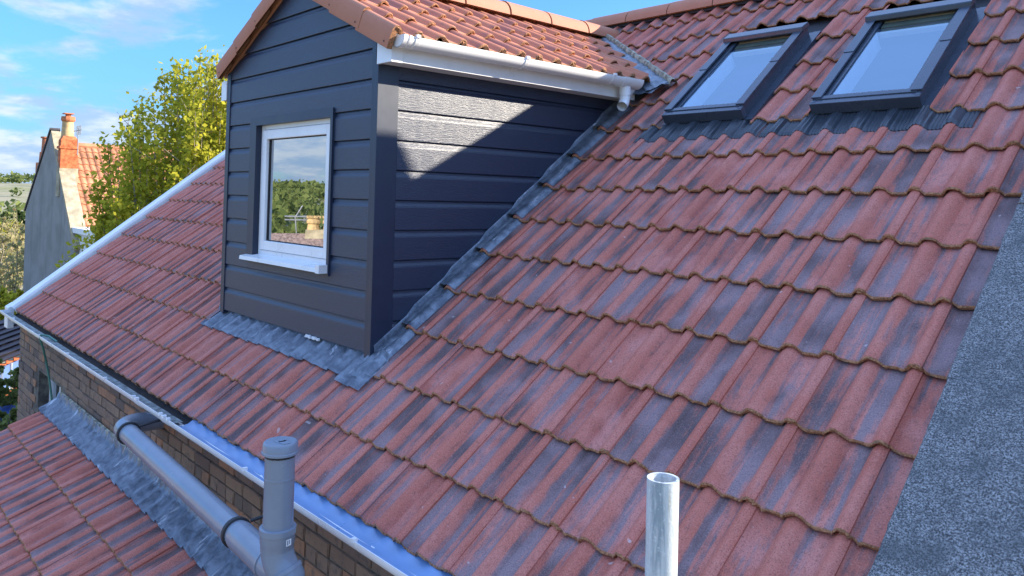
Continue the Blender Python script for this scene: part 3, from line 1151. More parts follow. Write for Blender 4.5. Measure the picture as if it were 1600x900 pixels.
VR, VL = verge_mesh(False), verge_mesh(True)
for side, T, MM, me in ((1, TR, MR, VR), (-1, TL, ML, VL)):
    s0 = 0.0
    while s0 < T - 0.02:
        W = MM @ Matrix.Translation((0.563 if side == 1 else -0.563, s0, 0.004)) @ Matrix.Rotation(rd.uniform(-0.008, 0.008), 4, 'Z')
        m2 = me
        if s0 + 0.36 > T:
            m2 = me.copy(); bisect(m2, [(Vector((0, T - s0, 0)), Vector((0, 1, 0)))])
        inst('verge_tile', m2, droof, W)
        s0 += DG
# dormer ridge
y = 0.535
k = 0
while y < 3.48:
    W = Matrix.Translation((AX, y, AZ - 0.055 + rd.uniform(-0.002, 0.002))) @ Matrix.Rotation(rd.uniform(-0.006, 0.006), 4, 'Z')
    inst('ridge_tile', RID[k % 2], droof, W)
    y += 0.452; k += 1

# ------------------------------------------------------------------ dormer gutter
gt = thing('dormer_gutter', (-0.615, 1.5, 2.165), 'short white gutter with open spout along the dormer eaves', 'gutter')


def halfpipe(b, x, z, r, y0, y1, thick=0.004, n=14, axis='y', droop=0.0, amax=1.0):
    def P(a, rr, t):
        if axis == 'y': return (x + rr * math.cos(a), t, z - rr * math.sin(a) + droop * (t - y0))
        return (t, x - rr * math.cos(a), z - rr * math.sin(a) + droop * (t - y0))
    A = [math.pi * amax * i / n for i in range(n + 1)]
    o = [[P(a, r, t) for a in A] for t in (y0, y1)]
    i_ = [[P(a, r - thick, t) for a in A] for t in (y0, y1)]
    b.grid(o); b.grid(i_)
    for k in (0, 1): b.grid([o[k], i_[k]])
    for e in (0, -1): b.grid([[o[0][e], o[1][e]], [i_[0][e], i_[1][e]]])
    return o


GX, GZ, GR = -0.618, 2.166, 0.056
b = MB(); halfpipe(b, GX, GZ, GR, 0.60, 2.44)
b.obj('trough', M['white_upvc'], gt, smooth=True)
b = MB()   # stop end: half disc with collar
n = 14
b.fan([(GX + 0.061 * math.cos(math.pi * i / n), 0.575, GZ + 0.004 - 0.063 * math.sin(math.pi * i / n)) for i in range(n + 1)])
halfpipe(b, GX, GZ + 0.003, 0.063, 0.575, 0.598)
halfpipe(b, GX, GZ + 0.003, 0.061, 0.612, 0.625)
b.obj('stop_end', M['white_upvc'], gt, smooth=True)
for yb_ in (0.665, 1.46, 2.26):
    b = MB()
    halfpipe(b, GX, GZ + 0.003, 0.0615, yb_ - 0.012, yb_ + 0.012)
    b.box(FX + 0.0015, GX - 0.052, yb_ - 0.02, yb_ + 0.02, GZ - 0.06, GZ + 0.012)
    b.box(GX + 0.05, GX + 0.067, yb_ - 0.011, yb_ + 0.011, GZ - 0.004, GZ + 0.012)
    b.obj('bracket', M['white_upvc'], gt, smooth=True)
b = MB()
halfpipe(b, GX, GZ + 0.002, 0.064, 2.36, 2.56)
n = 14
b.fan([(GX + 0.063 * math.cos(math.pi * i / n), 2.56, GZ + 0.004 - 0.064 * math.sin(math.pi * i / n)) for i in range(n + 1)])
b.obj('running_outlet', M['white_upvc'], gt, smooth=True)
b = MB()
oy = 2.435
pts = [(GX, oy, GZ - 0.05), (GX, oy, GZ - 0.12), (GX + 0.003, oy - 0.012, GZ - 0.165), (GX + 0.022, oy - 0.055, GZ - 0.195)]
b.tube(pts, 0.036, 18, caps=False)
b.tube(pts, 0.032, 18, caps=False)
b.tube([(GX, oy, GZ - 0.115), (GX, oy, GZ - 0.055)], 0.0385, 18, caps=False)
b.obj('spout', M['white_upvc'], gt, smooth=True)

# ------------------------------------------------------------------ lead work round the dormer
def drape(b, x0, x1, fs0, fs1, lift, nx, ns, wob=0.003, seed=0, row_tilt=True, damp=1.0):
    """sheet laid over the tile rolls; fs0/fs1 give lower/upper slope distance for x"""
    rows = []
    for i in range(ns + 1):
        row = []
        for k in range(nx + 1):
            x = x0 + (x1 - x0) * k / nx
            s = fs0(x) + (fs1(x) - fs0(x)) * i / ns
            h = (lattice_h(x) + 0.038) * damp - 0.038 * 1.0
            fr = (s / GA) % 1.0
            if row_tilt: h += -0.024 * fr
            h += lift + wob * mnoise.noise(Vector((x * 22, s * 22, seed)))
            row.append(RF(x, s, h))
        rows.append(row)
    b.grid(rows)
    return rows


fl = thing('lead_apron', (-1.85, 0.5, 0.40), 'dark lead apron dressed over the tiles below the dormer front', 'flashing')
for (xa, xb, lift, sd) in ((-2.975, -1.93, 0.008, 1), (-1.945, -0.70, 0.012, 2)):
    b = MB()
    nx = 110
    f0 = lambda x: 0.600 + 0.012 * mnoise.noise(Vector((x * 5, 7.7, 0))) + (-0.05 if x > -0.95 else 0) - 0.30 * (lattice_h(x) + 0.012)
    def f1(x): return 0.80
    rows = []
    ns = 12
    for i in range(ns + 1):
        row = []
        for k in range(nx + 1):
            x = xa + (xb - xa) * k / nx
            s = f0(x) + (f1(x) - f0(x)) * i / ns
            h = (lattice_h(x) + 0.033) * (1 - 0.15 * i / ns) - 0.033 - 0.024 * (s / GA - 1.0)
            h += lift + 0.012 + 0.0022 * mnoise.noise(Vector((x * 16, s * 8, sd)))
            if i == 0: h -= 0.004
            if s > 0.765: h += (s - 0.765) * 0.8
            row.append(RF(x, s, h))
        rows.append(row)
    b.grid(rows)
    b.obj('lead_sheet', M['lead'], fl, smooth=True)
# scrap of pale mortar under the bottom board
b = MB()
for i in range(16):
    x = -1.55 + rnd.random() * 0.20
    p = RF(x, 0.752 + rnd.uniform(-0.008, 0.006), 0.0)
    sz = rnd.uniform(0.006, 0.016)
    b.box(p.x - sz, p.x + sz, p.y - sz * 0.6, p.y + sz * 0.6, p.z - sz * 0.5, p.z + sz * 0.45)
b.obj('mortar_crumbs', M['plaster'], fl, bevel=0.003)['kind'] = 'stuff'

cf = thing('cheek_flashing', (-0.76, 1.8, 1.40), 'stepped lead strip running up the roof beside the dormer cheek', 'flashing')
for r in range(2, 11):
    s0 = r * GA + 0.014
    s1 = (r + 1) * GA + 0.004
    if r == 2: s0 = 0.612
    b = MB()
    rows = []
    for i in range(9):
        row = []
        for k in range(15):
            x = -0.838 + (0.138 + 0.006 * math.sin(r * 2.1)) * k / 14
            s = s0 + (s1 - s0) * i / 8
            h = max(lattice_h(x), -0.030 + 0.030 * math.exp(-((x + 0.80) / 0.05) ** 2)) - 0.024 * ((s / GA) % 1.0 if s < s1 - 0.01 else 0.99) + 0.007
            h += 0.0012 * mnoise.noise(Vector((x * 18, s * 9, r)))
            if k == 0: h += 0.012
            if k == 14: h -= 0.003
            row.append(RF(x, s, h))
        rows.append(row)
    b.grid(rows)
    b.obj('lead_soaker', M['lead'], cf, smooth=True)
# upstand against the boards
b = MB()
rows = []
for i in range(41):
    s = 0.78 + (3.42 - 0.78) * i / 40
    f = ((s - 0.1) / GA) % 1.0
    up = 0.010 + 0.022 * (1 - f)
    y, z = s * ct, s * sn
    rows.append([(DX1 + 0.028, y, z - 0.04), (DX1 + 0.0265, y, z + up * 0.6), (DX1 + 0.0225, y, z + up)])
b.grid(rows)
b.obj('lead_upstand', M['lead'], cf, smooth=True)

vl = thing('valley_lead', (-1.1, 3.1, 2.45), 'crinkled bright lead valley where the dormer roof meets the main roof', 'flashing')
b = MB()
rows = []
n = 46
A0, B0 = Vector((-1.775, 4.50)), Vector((-0.425, 3.455))        # upper edge in roof coordinates (x, s)
for i in range(n + 1):
    t = i / n
    up = A0.lerp(B0, t)
    # intersection of dormer slope with the main roof at this x
    wd = 0.09 + 0.085 * t + 0.016 * mnoise.noise(Vector((t * 14, 2, 0)))
    row = []
    m = 12
    for k in range(m + 1):
        f = k / m
        x = up.x - wd * f * 0.78
        s = up.y - wd * f * 0.72
        h = 0.018 + 0.022 * (1 - abs(2 * f - 0.7)) * 0.6 + 0.012 * mnoise.noise(Vector((x * 26, s * 26, 5))) + 0.006 * mnoise.noise(Vector((x * 60, s * 60, 9)))
        h += 0.03 * f
        row.append(RF(x, s, h))
    rows.append(row)
b.grid(rows)
b.obj('lead_sheet', M['lead'], vl, smooth=True)
b = MB()
rows = []
for i in range(n * 2 + 1):
    t = i / (n * 2)
    up = A0.lerp(B0, t)
    w = 0.030 + 0.012 * mnoise.noise(Vector((t * 30, 0, 3)))
    rows.append([RF(up.x + a * w * 0.6 + 0.008, up.y + a * w * 0.8 + 0.008, hh + 0.008 * mnoise.noise(Vector((t * 40, a, 1)))) for a, hh in ((-1, 0.012), (-0.6, 0.040), (0, 0.050), (0.6, 0.036), (1, -0.02))])
b.grid(rows)
b.obj('mortar_fillet', M['bedding'], vl, smooth=True)
# corner tongue of lead hanging over the gutter end
b = MB()
P = [RF(-0.70, 3.47, 0.035), RF(-0.45, 3.47, 0.035), RF(-0.52, 3.33, 0.030), RF(-0.66, 3.30, 0.045)]
rows = []
for i in range(6):
    l = P[0].lerp(P[3], i / 5); r2 = P[1].lerp(P[2], i / 5)
    rows.append([l.lerp(r2, k / 6) + Vector((0, 0, 0.008 * mnoise.noise(Vector((i, k, 4.4))))) for k in range(7)])
b.grid(rows)
b.obj('lead_tongue', M['lead'], vl, smooth=True)

# ------------------------------------------------------------------ roof windows
def roof_window(x0, x1, s0, s1, label):
    c = RF((x0 + x1) / 2, s0, 0.0)
    t = thing('roof_window', c, label, 'roof window', 'roof windows in the main roof')
    w, L = x1 - x0, s1 - s0
    T = ROOF @ Matrix.Translation((x0, s0, -0.014))

    def bx(b, a0, a1, b0, b1, h0, h1, mi=0): b.box(a0, a1, b0, b1, h0, h1, mi, T)
    # side gutters lying on the battens
    b = MB()
    bx(b, w, w + 0.05, -0.01, L + 0.06, -0.06, -0.012); bx(b, -0.03, 0, -0.01, L + 0.06, -0.06, -0.018)
    bx(b, -0.03, w + 0.05, L, L + 0.07, -0.06, -0.02)
    b.obj('side_flashing', M['skylight_metal'], t)
    # outer frame
    b = MB()
    bx(b, 0, 0.022, 0, L, -0.06, 0.060); bx(b, w - 0.022, w, 0, L, -0.06, 0.060)
    bx(b, 0.022, w - 0.022, 0, 0.022, -0.06, 0.054); bx(b, 0.022, w - 0.022, L - 0.05, L, -0.06, 0.060)
    b.obj('frame', M['skylight_metal'], t, bevel=0.003)
    # cover strips
    b = MB()
    bx(b, -0.006, 0.050, 0.035, L - 0.16, 0.0605, 0.072); bx(b, w - 0.050, w + 0.006, 0.035, L - 0.16, 0.0605, 0.072)
    b.obj('side_cover', M['skylight_metal'], t, bevel=0.004)
    b = MB()
    bx(b, -0.0075, 0.051, L * 0.53, L - 0.07, 0.0722, 0.0757); bx(b, w - 0.051, w + 0.0075, L * 0.53, L - 0.07, 0.0722, 0.0757)
    b.obj('upper_side_cover', M['skylight_metal'], t, bevel=0.0015)
    b = MB()
    P = [T @ Vector(p) for p in ((-0.012, L - 0.095, 0.072), (w + 0.012, L - 0.095, 0.072), (-0.012, L + 0.02, 0.055), (w + 0.012, L + 0.02, 0.055),
                                 (-0.012, L - 0.080, 0.100), (w + 0.012, L - 0.080, 0.100), (-0.012, L + 0.01, 0.088), (w + 0.012, L + 0.01, 0.088))]
    b.hexa(P)
    b.obj('hood', M['skylight_metal'], t, bevel=0.006)
    b = MB()
    bx(b, -0.004, w + 0.004, -0.012, 0.028, -0.008, 0.058)
    bx(b, 0.02, w - 0.02, 0.028, 0.062, 0.03, 0.0635)
    b.obj('bottom_cover', M['skylight_metal'], t, bevel=0.004)
    # sash
    b = MB()
    bx(b, 0.024, 0.076, 0.03, L - 0.06, 0.0, 0.052); bx(b, w - 0.076, w - 0.024, 0.03, L - 0.06, 0.0, 0.052)
    bx(b, 0.076, w - 0.076, 0.03, 0.085, 0.0, 0.052)
    sash = b.obj('sash', M['skylight_metal'], t, bevel=0.003)
    b = MB()
    bx(b, 0.086, w - 0.086, L - 0.135, L - 0.05, -0.01, 0.040)
    bx(b, 0.086, w - 0.086, L - 0.175, L - 0.135, -0.01, 0.022)
    b.obj('timber_rail', M['skylight_timber'], sash, bevel=0.004)
    b = MB()
    q = [T @ Vector(p) for p in ((0.076, 0.085, 0.043), (w - 0.076, 0.085, 0.043), (w - 0.076, L - 0.085, 0.043), (0.076, L - 0.085, 0.043))]
    b.quad(*q)
    b.obj('pane', M['roof_glass'], sash)
    # lining of the shaft and the blind half drawn
    b = MB()
    for (p0, p1) in (((0.077, 0.086), (0.077, L - 0.18)), ((w - 0.077, 0.086), (w - 0.077, L - 0.18)), ((0.077, 0.086), (w - 0.077, 0.086))):
        q = [T @ Vector((p0[0], p0[1], 0.040)), T @ Vector((p1[0], p1[1], 0.040)), T @ Vector((p1[0], p1[1], -0.24)), T @ Vector((p0[0], p0[1], -0.24))]
        b.quad(*q)
    b.obj('lining', M['plaster'], sash, fix=False)
    b = MB()
    q = [T @ Vector(p) for p in ((0.0, 0.0, -0.24), (w, 0.0, -0.24), (w, L, -0.24), (0.0, L, -0.24))]
    b.quad(*q)
    b.obj('room', M['blind'], sash)
    # pleated apron over the tiles below
    xa, xb = x0 - 0.165 if x0 < 0 else x0 - 0.26, x1 + 0.265
    if x0 < 0: xb = x1 + 0.155
    b = MB()
    nx = int((xb - xa) / 0.0085)
    rows = []
    for i in range(7):
        row = []
        for k in range(nx + 1):
            x = xa + (xb - xa) * k / nx
            lo = s0 - 0.180 + 0.004 * math.sin(x * 30) + (0 if x0 < 0 else 0.0)
            s = lo + (s0 - 0.004 - lo) * i / 6
            inside = x0 - 0.02 < x < x1 + 0.02
            hw = lattice_h(x) * (1 - 0.55 * (i / 6) ** 2 if inside else 1.0)
            fr = min(0.99, max(0.0, (s - 8 * GA) / GA))
            h = hw - 0.024 * fr + 0.010 + (0.0026 if k % 2 else -0.0026)
            if i == 0: h -= 0.006
            row.append(RF(x, s, h))
        rows.append(row)
    b.grid(rows)
    b.obj('pleated_apron', M['pleated_apron'], t)
    return t


roof_window(*SKY[0], 'smaller looking roof window nearer the dormer in a dark metal frame')
roof_window(*SKY[1], 'right hand roof window cut by the top of the frame')

# ------------------------------------------------------------------ main gutter
mg = thing('eaves_gutter', (-3.0, -0.02, -0.02), 'long white gutter along the main roof eaves above the brick wall', 'gutter')
b = MB()
CYG, CZG, RG = -0.042, 0.000, 0.058
halfpipe(b, CYG, CZG, RG, -6.99, 1.95, 0.0045, axis='x', amax=0.66)
b.obj('trough', M['white_upvc'], mg, smooth=True)
b = MB()
A = [math.pi * (0.10 + 0.62 * i / 10) for i in range(11)]
b.grid([[(x, CYG - 0.0525 * math.cos(a), CZG - 0.0525 * min(math.sin(a), 0.55) + 0.0025 * mnoise.noise(Vector((x * 9, a * 3, 0)))) for a in A] for x in [-6.97 + 0.06 * i for i in range(86)]])
b.obj('silt', M['gutter_dirt'], mg, smooth=True)
b = MB()
n = 14
b.fan([(-6.995, CYG - 0.06 * math.cos(math.pi * i / n), CZG + 0.003 - 0.06 * math.sin(math.pi * i / n)) for i in range(n + 1)])
halfpipe(b, CYG, CZG + 0.002, 0.060, -6.995, -6.965, axis='x', amax=0.7)
b.obj('stop_end', M['white_upvc'], mg, smooth=True)
for bxn in (-6.3, -5.147, -4.159, -3.122, -1.86, -0.804, 0.193, 1.2):
    b = MB()
    halfpipe(b, CYG, CZG + 0.003, 0.0605, bxn - 0.012, bxn + 0.012, axis='x', amax=0.68)
    b.box(bxn - 0.009, bxn + 0.009, CYG - 0.066, CYG - 0.046, CZG - 0.002, CZG + 0.012)
    b.obj('bracket', M['white_upvc'], mg, smooth=True)
for ux in (-2.45, -1.95):
    b = MB()
    halfpipe(b, CYG, CZG + 0.004, 0.0635, ux - 0.045, ux + 0.045, axis='x', amax=0.66)
    b.box(ux + 0.02, ux + 0.042, CYG - 0.070, CYG - 0.048, CZG, CZG + 0.015)
    b.box(ux - 0.042, ux - 0.02, CYG - 0.070, CYG - 0.048, CZG, CZG + 0.015)
    b.obj('union_clip', M['white_upvc'], mg, smooth=True)

# ------------------------------------------------------------------ soil pipe and vent
def sweep_ring(b, p, dirv, r0, r1, w, n=20):
    d = Vector(dirv).normalized(); p = Vector(p)
    b.tube([p - d * w, p - d * w * 0.8, p + d * w * 0.8, p + d * w], [r0, r1, r1, r0], n)


sp = thing('soil_pipe', (-1.3, -0.2, -0.17), 'thick grey plastic soil pipe running along the brick wall under the gutter', 'pipe')
PA = Vector((-2.33, -0.190, -0.152)); PB_ = Vector((-0.055, -0.275, -0.158))
dirp = (PB_ - PA).normalized()
b = MB()
b.tube([PA, PA.lerp(PB_, 0.5), PB_ - dirp * 0.02], 0.056, 24)
b.obj('pipe', M['grey_pipe'], sp, smooth=True)
b = MB()
el_ = []
er = 0.125
en = Vector((0.0, 0.998, -0.03)).normalized()
for i in range(9):
    t = i / 8 * math.pi / 2
    el_.append(PA - dirp * er * math.sin(t) + en * er * (1 - math.cos(t)))
el_.append(el_[-1] + en * 0.14)
b.tube([PA + dirp * 0.05] + el_, 0.0605, 24)
b.obj('elbow', M['grey_pipe'], sp, smooth=True)
for t, rr_ in ((0.035, 0.068), (0.80, 0.0665), (0.955, 0.0675)):
    b = MB(); p = PA.lerp(PB_, t)
    sweep_ring(b, p, dirp, 0.058, rr_, 0.012, 24)
    b.obj('collar_seal' if t < 0.5 else 'collar', M['dark_rubber'] if t < 0.9 else M['grey_pipe'], sp, smooth=True)
b = MB()
sweep_ring(b, PA.lerp(PB_, 0.90), dirp, 0.0565, 0.0625, 0.22, 24)
b.obj('socket', M['grey_pipe'], sp, smooth=True)
for t in (0.04, 0.80):
    b = MB(); p = PA.lerp(PB_, t)
    pts = [p + Vector((0.0, 0.062, 0.035)), p + Vector((0.03, 0.13, 0.055)), Vector((p.x + 0.06, WY - 0.002, p.z + 0.075))]
    b.tube(pts, 0.008, 8)
    b.obj('strap', M['dark_rubber'], sp, smooth=True)

vp = thing('vent_pipe', (0.05, -0.33, 0.1), 'upright grey vent pipe with a flat ventilated cap in front of the eaves', 'pipe')
VT = Vector((0.085, -0.372, 0.352)); VB = Vector((0.052, -0.340, 0.085))
vx, vy = 0.068, -0.352
b = MB(); b.tube([(vx, vy, 0.345), (vx, vy, 0.20), (vx, vy, 0.07)], 0.055, 28)
b.obj('pipe', M['grey_pipe'], vp, smooth=True)
cp = MB()
zc = 0.352
cp.tube([(vx, vy, zc), (vx, vy, zc + 0.004), (vx, vy, zc + 0.012), (vx, vy, zc + 0.014), (vx, vy, zc + 0.040), (vx, vy, zc + 0.047), (vx, vy, zc + 0.0485)],
        [0.060, 0.0675, 0.0675, 0.065, 0.064, 0.060, 0.057], 40)
cp.tube([(vx + 0.004, vy, zc + 0.0475), (vx + 0.004, vy, zc + 0.051), (vx + 0.004, vy, zc + 0.0515)], [0.027, 0.026, 0.021], 24)
cp.tube([(vx + 0.004, vy, zc + 0.0505), (vx + 0.004, vy, zc + 0.0535)], [0.012, 0.011], 16)
cp.box(vx + 0.012, vx + 0.052, vy - 0.016, vy + 0.016, zc + 0.0465, zc + 0.0515)
cap = cp.obj('cap', M['grey_pipe'], vp, smooth=True)
sl2 = MB()
for i in range(8):
    a0_, a1_ = i * math.pi / 4 + 0.05, (i + 1) * math.pi / 4 - 0.05
    pts0 = [(vx + 0.0556 * math.cos(a0_ + (a1_ - a0_) * k / 6), vy + 0.0556 * math.sin(a0_ + (a1_ - a0_) * k / 6), zc - 0.008) for k in range(7)]
    sl2.grid([pts0, [(x, y, zc - 0.0005) for x, y, z in pts0]])
sl2.obj('vent_slot', M['room_dark'], cap)
b = MB(); sweep_ring(b, (vx, vy, 0.265), (0, 0, 1), 0.0552, 0.0562, 0.003, 28)
b.obj('joint_line', M['grey_pipe'], vp, smooth=True)
# socketed offset bend
b = MB()
sweep_ring(b, (vx, vy, 0.072), (0, 0, 1), 0.058, 0.0675, 0.013, 28)
b.tube([(vx, vy, 0.075), (vx, vy, 0.03), (vx, vy, 0.022), (vx, vy, -0.005)], [0.064, 0.064, 0.0615, 0.0605], 28, caps=False)
b.obj('socket', M['grey_pipe'], vp, smooth=True)
b = MB()
dv = Vector((0.55, 0.30, -1)).normalized()
p0 = Vector((vx, vy, -0.005))
pts = [p0 + Vector((0, 0, 0.01))]
for i in range(1, 6):
    dd = Vector((0, 0, -1)).lerp(dv, i / 5).normalized()
    pts.append(pts[-1] + dd * 0.016)
b.tube(pts + [pts[-1] + dv * 0.03], 0.0605, 28, caps=False)
pe = pts[-1] + dv * 0.012
sweep_ring(b, pe, dv, 0.060, 0.0695, 0.009, 28)
b.tube([pe, pe + dv * 0.035, pe + dv * 0.05], [0.066, 0.066, 0.061], 28, caps=False)
b.obj('elbow', M['grey_pipe'], vp, smooth=True)
b = MB()
q0 = pe + dv * 0.045
pts = [q0]
for i in range(1, 6):
    dd = dv.lerp(Vector((0, 0, -1)), i / 5).normalized()
    pts.append(pts[-1] + dd * 0.015)
pts.append(pts[-1] + Vector((0, 0, -0.06)))
b.tube(pts, 0.060, 28, caps=False)
b.obj('elbow', M['grey_pipe'], vp, smooth=True)
b = MB()
zt_ = pts[-1]
sweep_ring(b, zt_ + Vector((0, 0, 0.045)), (0, 0, 1), 0.062, 0.070, 0.010, 28)
b.tube([zt_ + Vector((0, 0, 0.045)), zt_ + Vector((0, 0, -0.02)), zt_ + Vector((0, 0, -0.6))], [0.066, 0.066, 0.064], 28, caps=True)
sweep_ring(b, zt_ + Vector((0, 0, -0.03)), (0, 0, 1), 0.066, 0.0685, 0.006, 28)
b.obj('branch_socket', M['grey_pipe'], vp, smooth=True)
# white printed sticker on the socket
b = MB()
vd = (Vector((CAM.x - vx, CAM.y - vy, 0))).normalized()
ang0 = math.atan2(vd.y, vd.x)
def stick(a_lo, a_hi, z0, z1, r, mi):
    rr_ = [ang0 + a_lo + (a_hi - a_lo) * k / 4 for k in range(5)]
    b.grid([[(vx + r * math.cos(a), vy + r * math.sin(a), z) for a in rr_] for z in (z0, z1)], mi)
stick(0.50, 0.85, 0.028, 0.052, 0.0652, 0)
stick(0.56, 0.63, 0.031, 0.049, 0.0657, 1)
stick(0.68, 0.74, 0.034, 0.049, 0.0657, 1)
b.obj('sticker', [M['white_upvc'], M['grey_pipe']], vp, fix=False)

# ------------------------------------------------------------------ lean-to roof below the wall
PH = R(23.0)
cl, sl3 = math.cos(PH), math.sin(PH)
LZ = -0.525
def LR(x, s, h=0.0): return Vector((x, 0.04 + s * cl - h * sl3, LZ + s * sl3 + h * cl))
MLR = frame(LR(0, 0), Vector((1, 0, 0)), Vector((0, cl, sl3)), Vector((0, -sl3, cl)))
lt = thing('lean_to_roof', (-2.3, -0.8, -1.0), 'lower red tiled roof running up to the brick wall', 'roof')
b = MB()
XL0 = -4.93
b.hexa([LR(XL0 + 0.03, -2.45, -0.12), LR(0.9, -2.45, -0.12), LR(XL0 + 0.03, 0, -0.12), LR(0.9, 0, -0.12),
        LR(XL0 + 0.03, -2.45, -0.088), LR(0.9, -2.45, -0.088), LR(XL0 + 0.03, 0, -0.088), LR(0.9, 0, -0.088)])
b.obj('deck', M['room_dark'], lt)
b = MB(); b.box(XL0 + 0.08, 0.85, -2.1, WY, -5.2, -1.55)
b.hexa([(XL0 + 0.08, -2.1, -1.55), (0.85, -2.1, -1.55), (XL0 + 0.08, WY, -1.55), (0.85, WY, -1.55),
        LR(XL0 + 0.08, -2.3, -0.121), LR(0.85, -2.3, -0.121), LR(XL0 + 0.08, 0, -0.121), LR(0.85, 0, -0.121)])
b.obj('wall', M['mortar'], lt)
rl = random.Random(4)
for r in range(7):
    s0 = -0.105 - 0.325 * (r + 1)
    for k in range(19):
        x0 = XL0 - 0.01 + 0.3 * k
        W = MLR @ Matrix.Translation((x0, s0, 0)) @ jig(rl)
        inst('tile', TILES[rl.randrange(8)], lt, W)
lf = thing('lead_flashing', (-2.8, -0.05, -0.55), 'wide bright lead flashing along the top of the lower roof against the bricks', 'flashing')
b = MB()
rows = []
nx = 560
for i in range(15):
    row = []
    for k in range(nx + 1):
        x = XL0 - 0.015 + (0.85 - XL0) * k / nx
        lo = -0.182 + 0.006 * mnoise.noise(Vector((x * 6, 1.5, 0)))
        top = 0.012 + 0.012 * mnoise.noise(Vector((x * 17, 8, 0)))
        s = lo + (top - lo) * i / 14
        f = i / 14
        xl = x - XL0 + 0.01
        hh = lattice_h(xl)
        h = hh * (1 - 0.7 * f) - 0.010 * (1 - f) + 0.016 + (0.004 + 0.012 * f) * mnoise.noise(Vector((x * 24 + s * 14, s * 10, 2)))
        if f > 0.8: h += (f - 0.8) * 0.20 + 0.010 * mnoise.noise(Vector((x * 55, f * 6, 6)))
        row.append(LR(x, s, h))
    rows.append(row)
b.grid(rows)
b.obj('lead_sheet', M['lead'], lf, smooth=True)
b = MB()
rows = []
for k in range(281):
    x = XL0 + (0.85 - XL0) * k / 280
    j_ = 0.010 * mnoise.noise(Vector((x * 30, 3, 3)))
    rows.append([LR(x, 0.0 + j_, 0.02 + j_), LR(x, 0.006, 0.045 + j_), LR(x, 0.028, 0.045 + j_ * 1.3), LR(x, 0.034, 0.0)])
b.grid(rows)
b.obj('mortar_fillet', M['bedding'], lf, smooth=True)

# ------------------------------------------------------------------ hose, scaffold tube
b = MB()
hp = [(-4.93, -0.005, -0.03), (-5.06, -0.045, 0.006), (-5.13, -0.088, 0.012), (-5.145, -0.094, -0.02), (-5.17, -0.06, -0.12), (-5.20, -0.02, -0.28), (-5.19, 0.0, -0.40), (-5.16, 0.01, -0.50), (-5.13, 0.02, -0.62), (-5.12, 0.03, -1.0)]
pp = []
for i in range(len(hp) - 1):
    for t in (0, 0.5): pp.append(Vector(hp[i]).lerp(Vector(hp[i + 1]), t))
pp.append(Vector(hp[-1]))
b.tube(pp, 0.0095, 10)
tag(b.obj('hose', M['hose'], None, smooth=True), 'thin green hose looped over the gutter and down the wall', 'hose')

tx_, ty_ = 2.0995, -0.737
b = MB()
b.tube([(tx_, ty_, -5.0), (tx_, ty_, 0.9), (tx_, ty_, 0.9152)], 0.02415, 40, caps=False)
b.tube([(tx_, ty_, -5.0), (tx_, ty_, 0.9), (tx_, ty_, 0.9152)], 0.0200, 40, caps=False)
n = 40
ro = [(tx_ + 0.02415 * math.cos(2 * math.pi * i / n), ty_ + 0.02415 * math.sin(2 * math.pi * i / n), 0.9152) for i in range(n)]
ri = [(tx_ + 0.0200 * math.cos(2 * math.pi * i / n), ty_ + 0.0200 * math.sin(2 * math.pi * i / n), 0.9152) for i in range(n)]
b.grid([ro, ri], 0, True)
tag(b.obj('scaffold_tube', M['galvanised'], None, smooth=True, fix=False, weld=False), 'upright galvanised scaffold tube with open end in the foreground', 'scaffold tube')

# ================================================================== SURROUNDINGS
def ground_z(x, y):
    dx, dy = x + 2, y + 1
    d = math.hypot(dx, dy)
    z = -5.2
    if d > 25: z -= 7.0 * min(1, (d - 25) / 70.0) ** 1.2
    if d > 110:
        t = min(1.0, (d - 110) / 520.0)
        z += 15.5 * (t * t * (3 - 2 * t))
    if d > 630: z -= (d - 630) * 0.012
    z += 1.2 * mnoise.noise(Vector((x * 0.012, y * 0.012, 0))) * min(1, d / 80)
    return z


b = MB()
ring = [0, 4, 8, 14, 20, 28, 36, 46, 58, 72, 88, 106, 128, 155, 190, 230, 280, 340, 410, 490, 580, 640, 720, 900, 1300, 2200, 4000, 7000]
NA = 120
rows = []
for rr_ in ring:
    rows.append([(-2 + rr_ * math.cos(2 * math.pi * a / NA), -1 + rr_ * math.sin(2 * math.pi * a / NA), ground_z(-2 + rr_ * math.cos(2 * math.pi * a / NA), -1 + rr_ * math.sin(2 * math.pi * a / NA))) for a in range(NA)])
b.grid(rows, 0, True)
gr = b.obj('ground', M['ground'], None, smooth=True, fix=True, weld=True)
tag(gr, kind='structure', label='grassy valley floor rising to a hillside of fields')


# ------------------------------------------------------------------ trees
def leaf(b, p, sz, rr):
    n = Vector((rr.gauss(0, 1), rr.gauss(0, 1), rr.gauss(0, 1) + 0.3))
    if n.length < 1e-3: n = Vector((0, 0, 1))
    n.normalize()
    a = n.orthogonal().normalized()
    a.rotate(Matrix.Rotation(rr.uniform(0, 6.28), 3, n))
    c = n.cross(a)
    i = len(b.v)
    b.v += [tuple(p - a * sz * 0.5), tuple(p + c * sz * 0.34 + a * sz * 0.02), tuple(p + a * sz * 0.55), tuple(p - c * sz * 0.34 + a * sz * 0.02)]
    b.f.append((i, i + 1, i + 2, i + 3)); b.m.append(0)


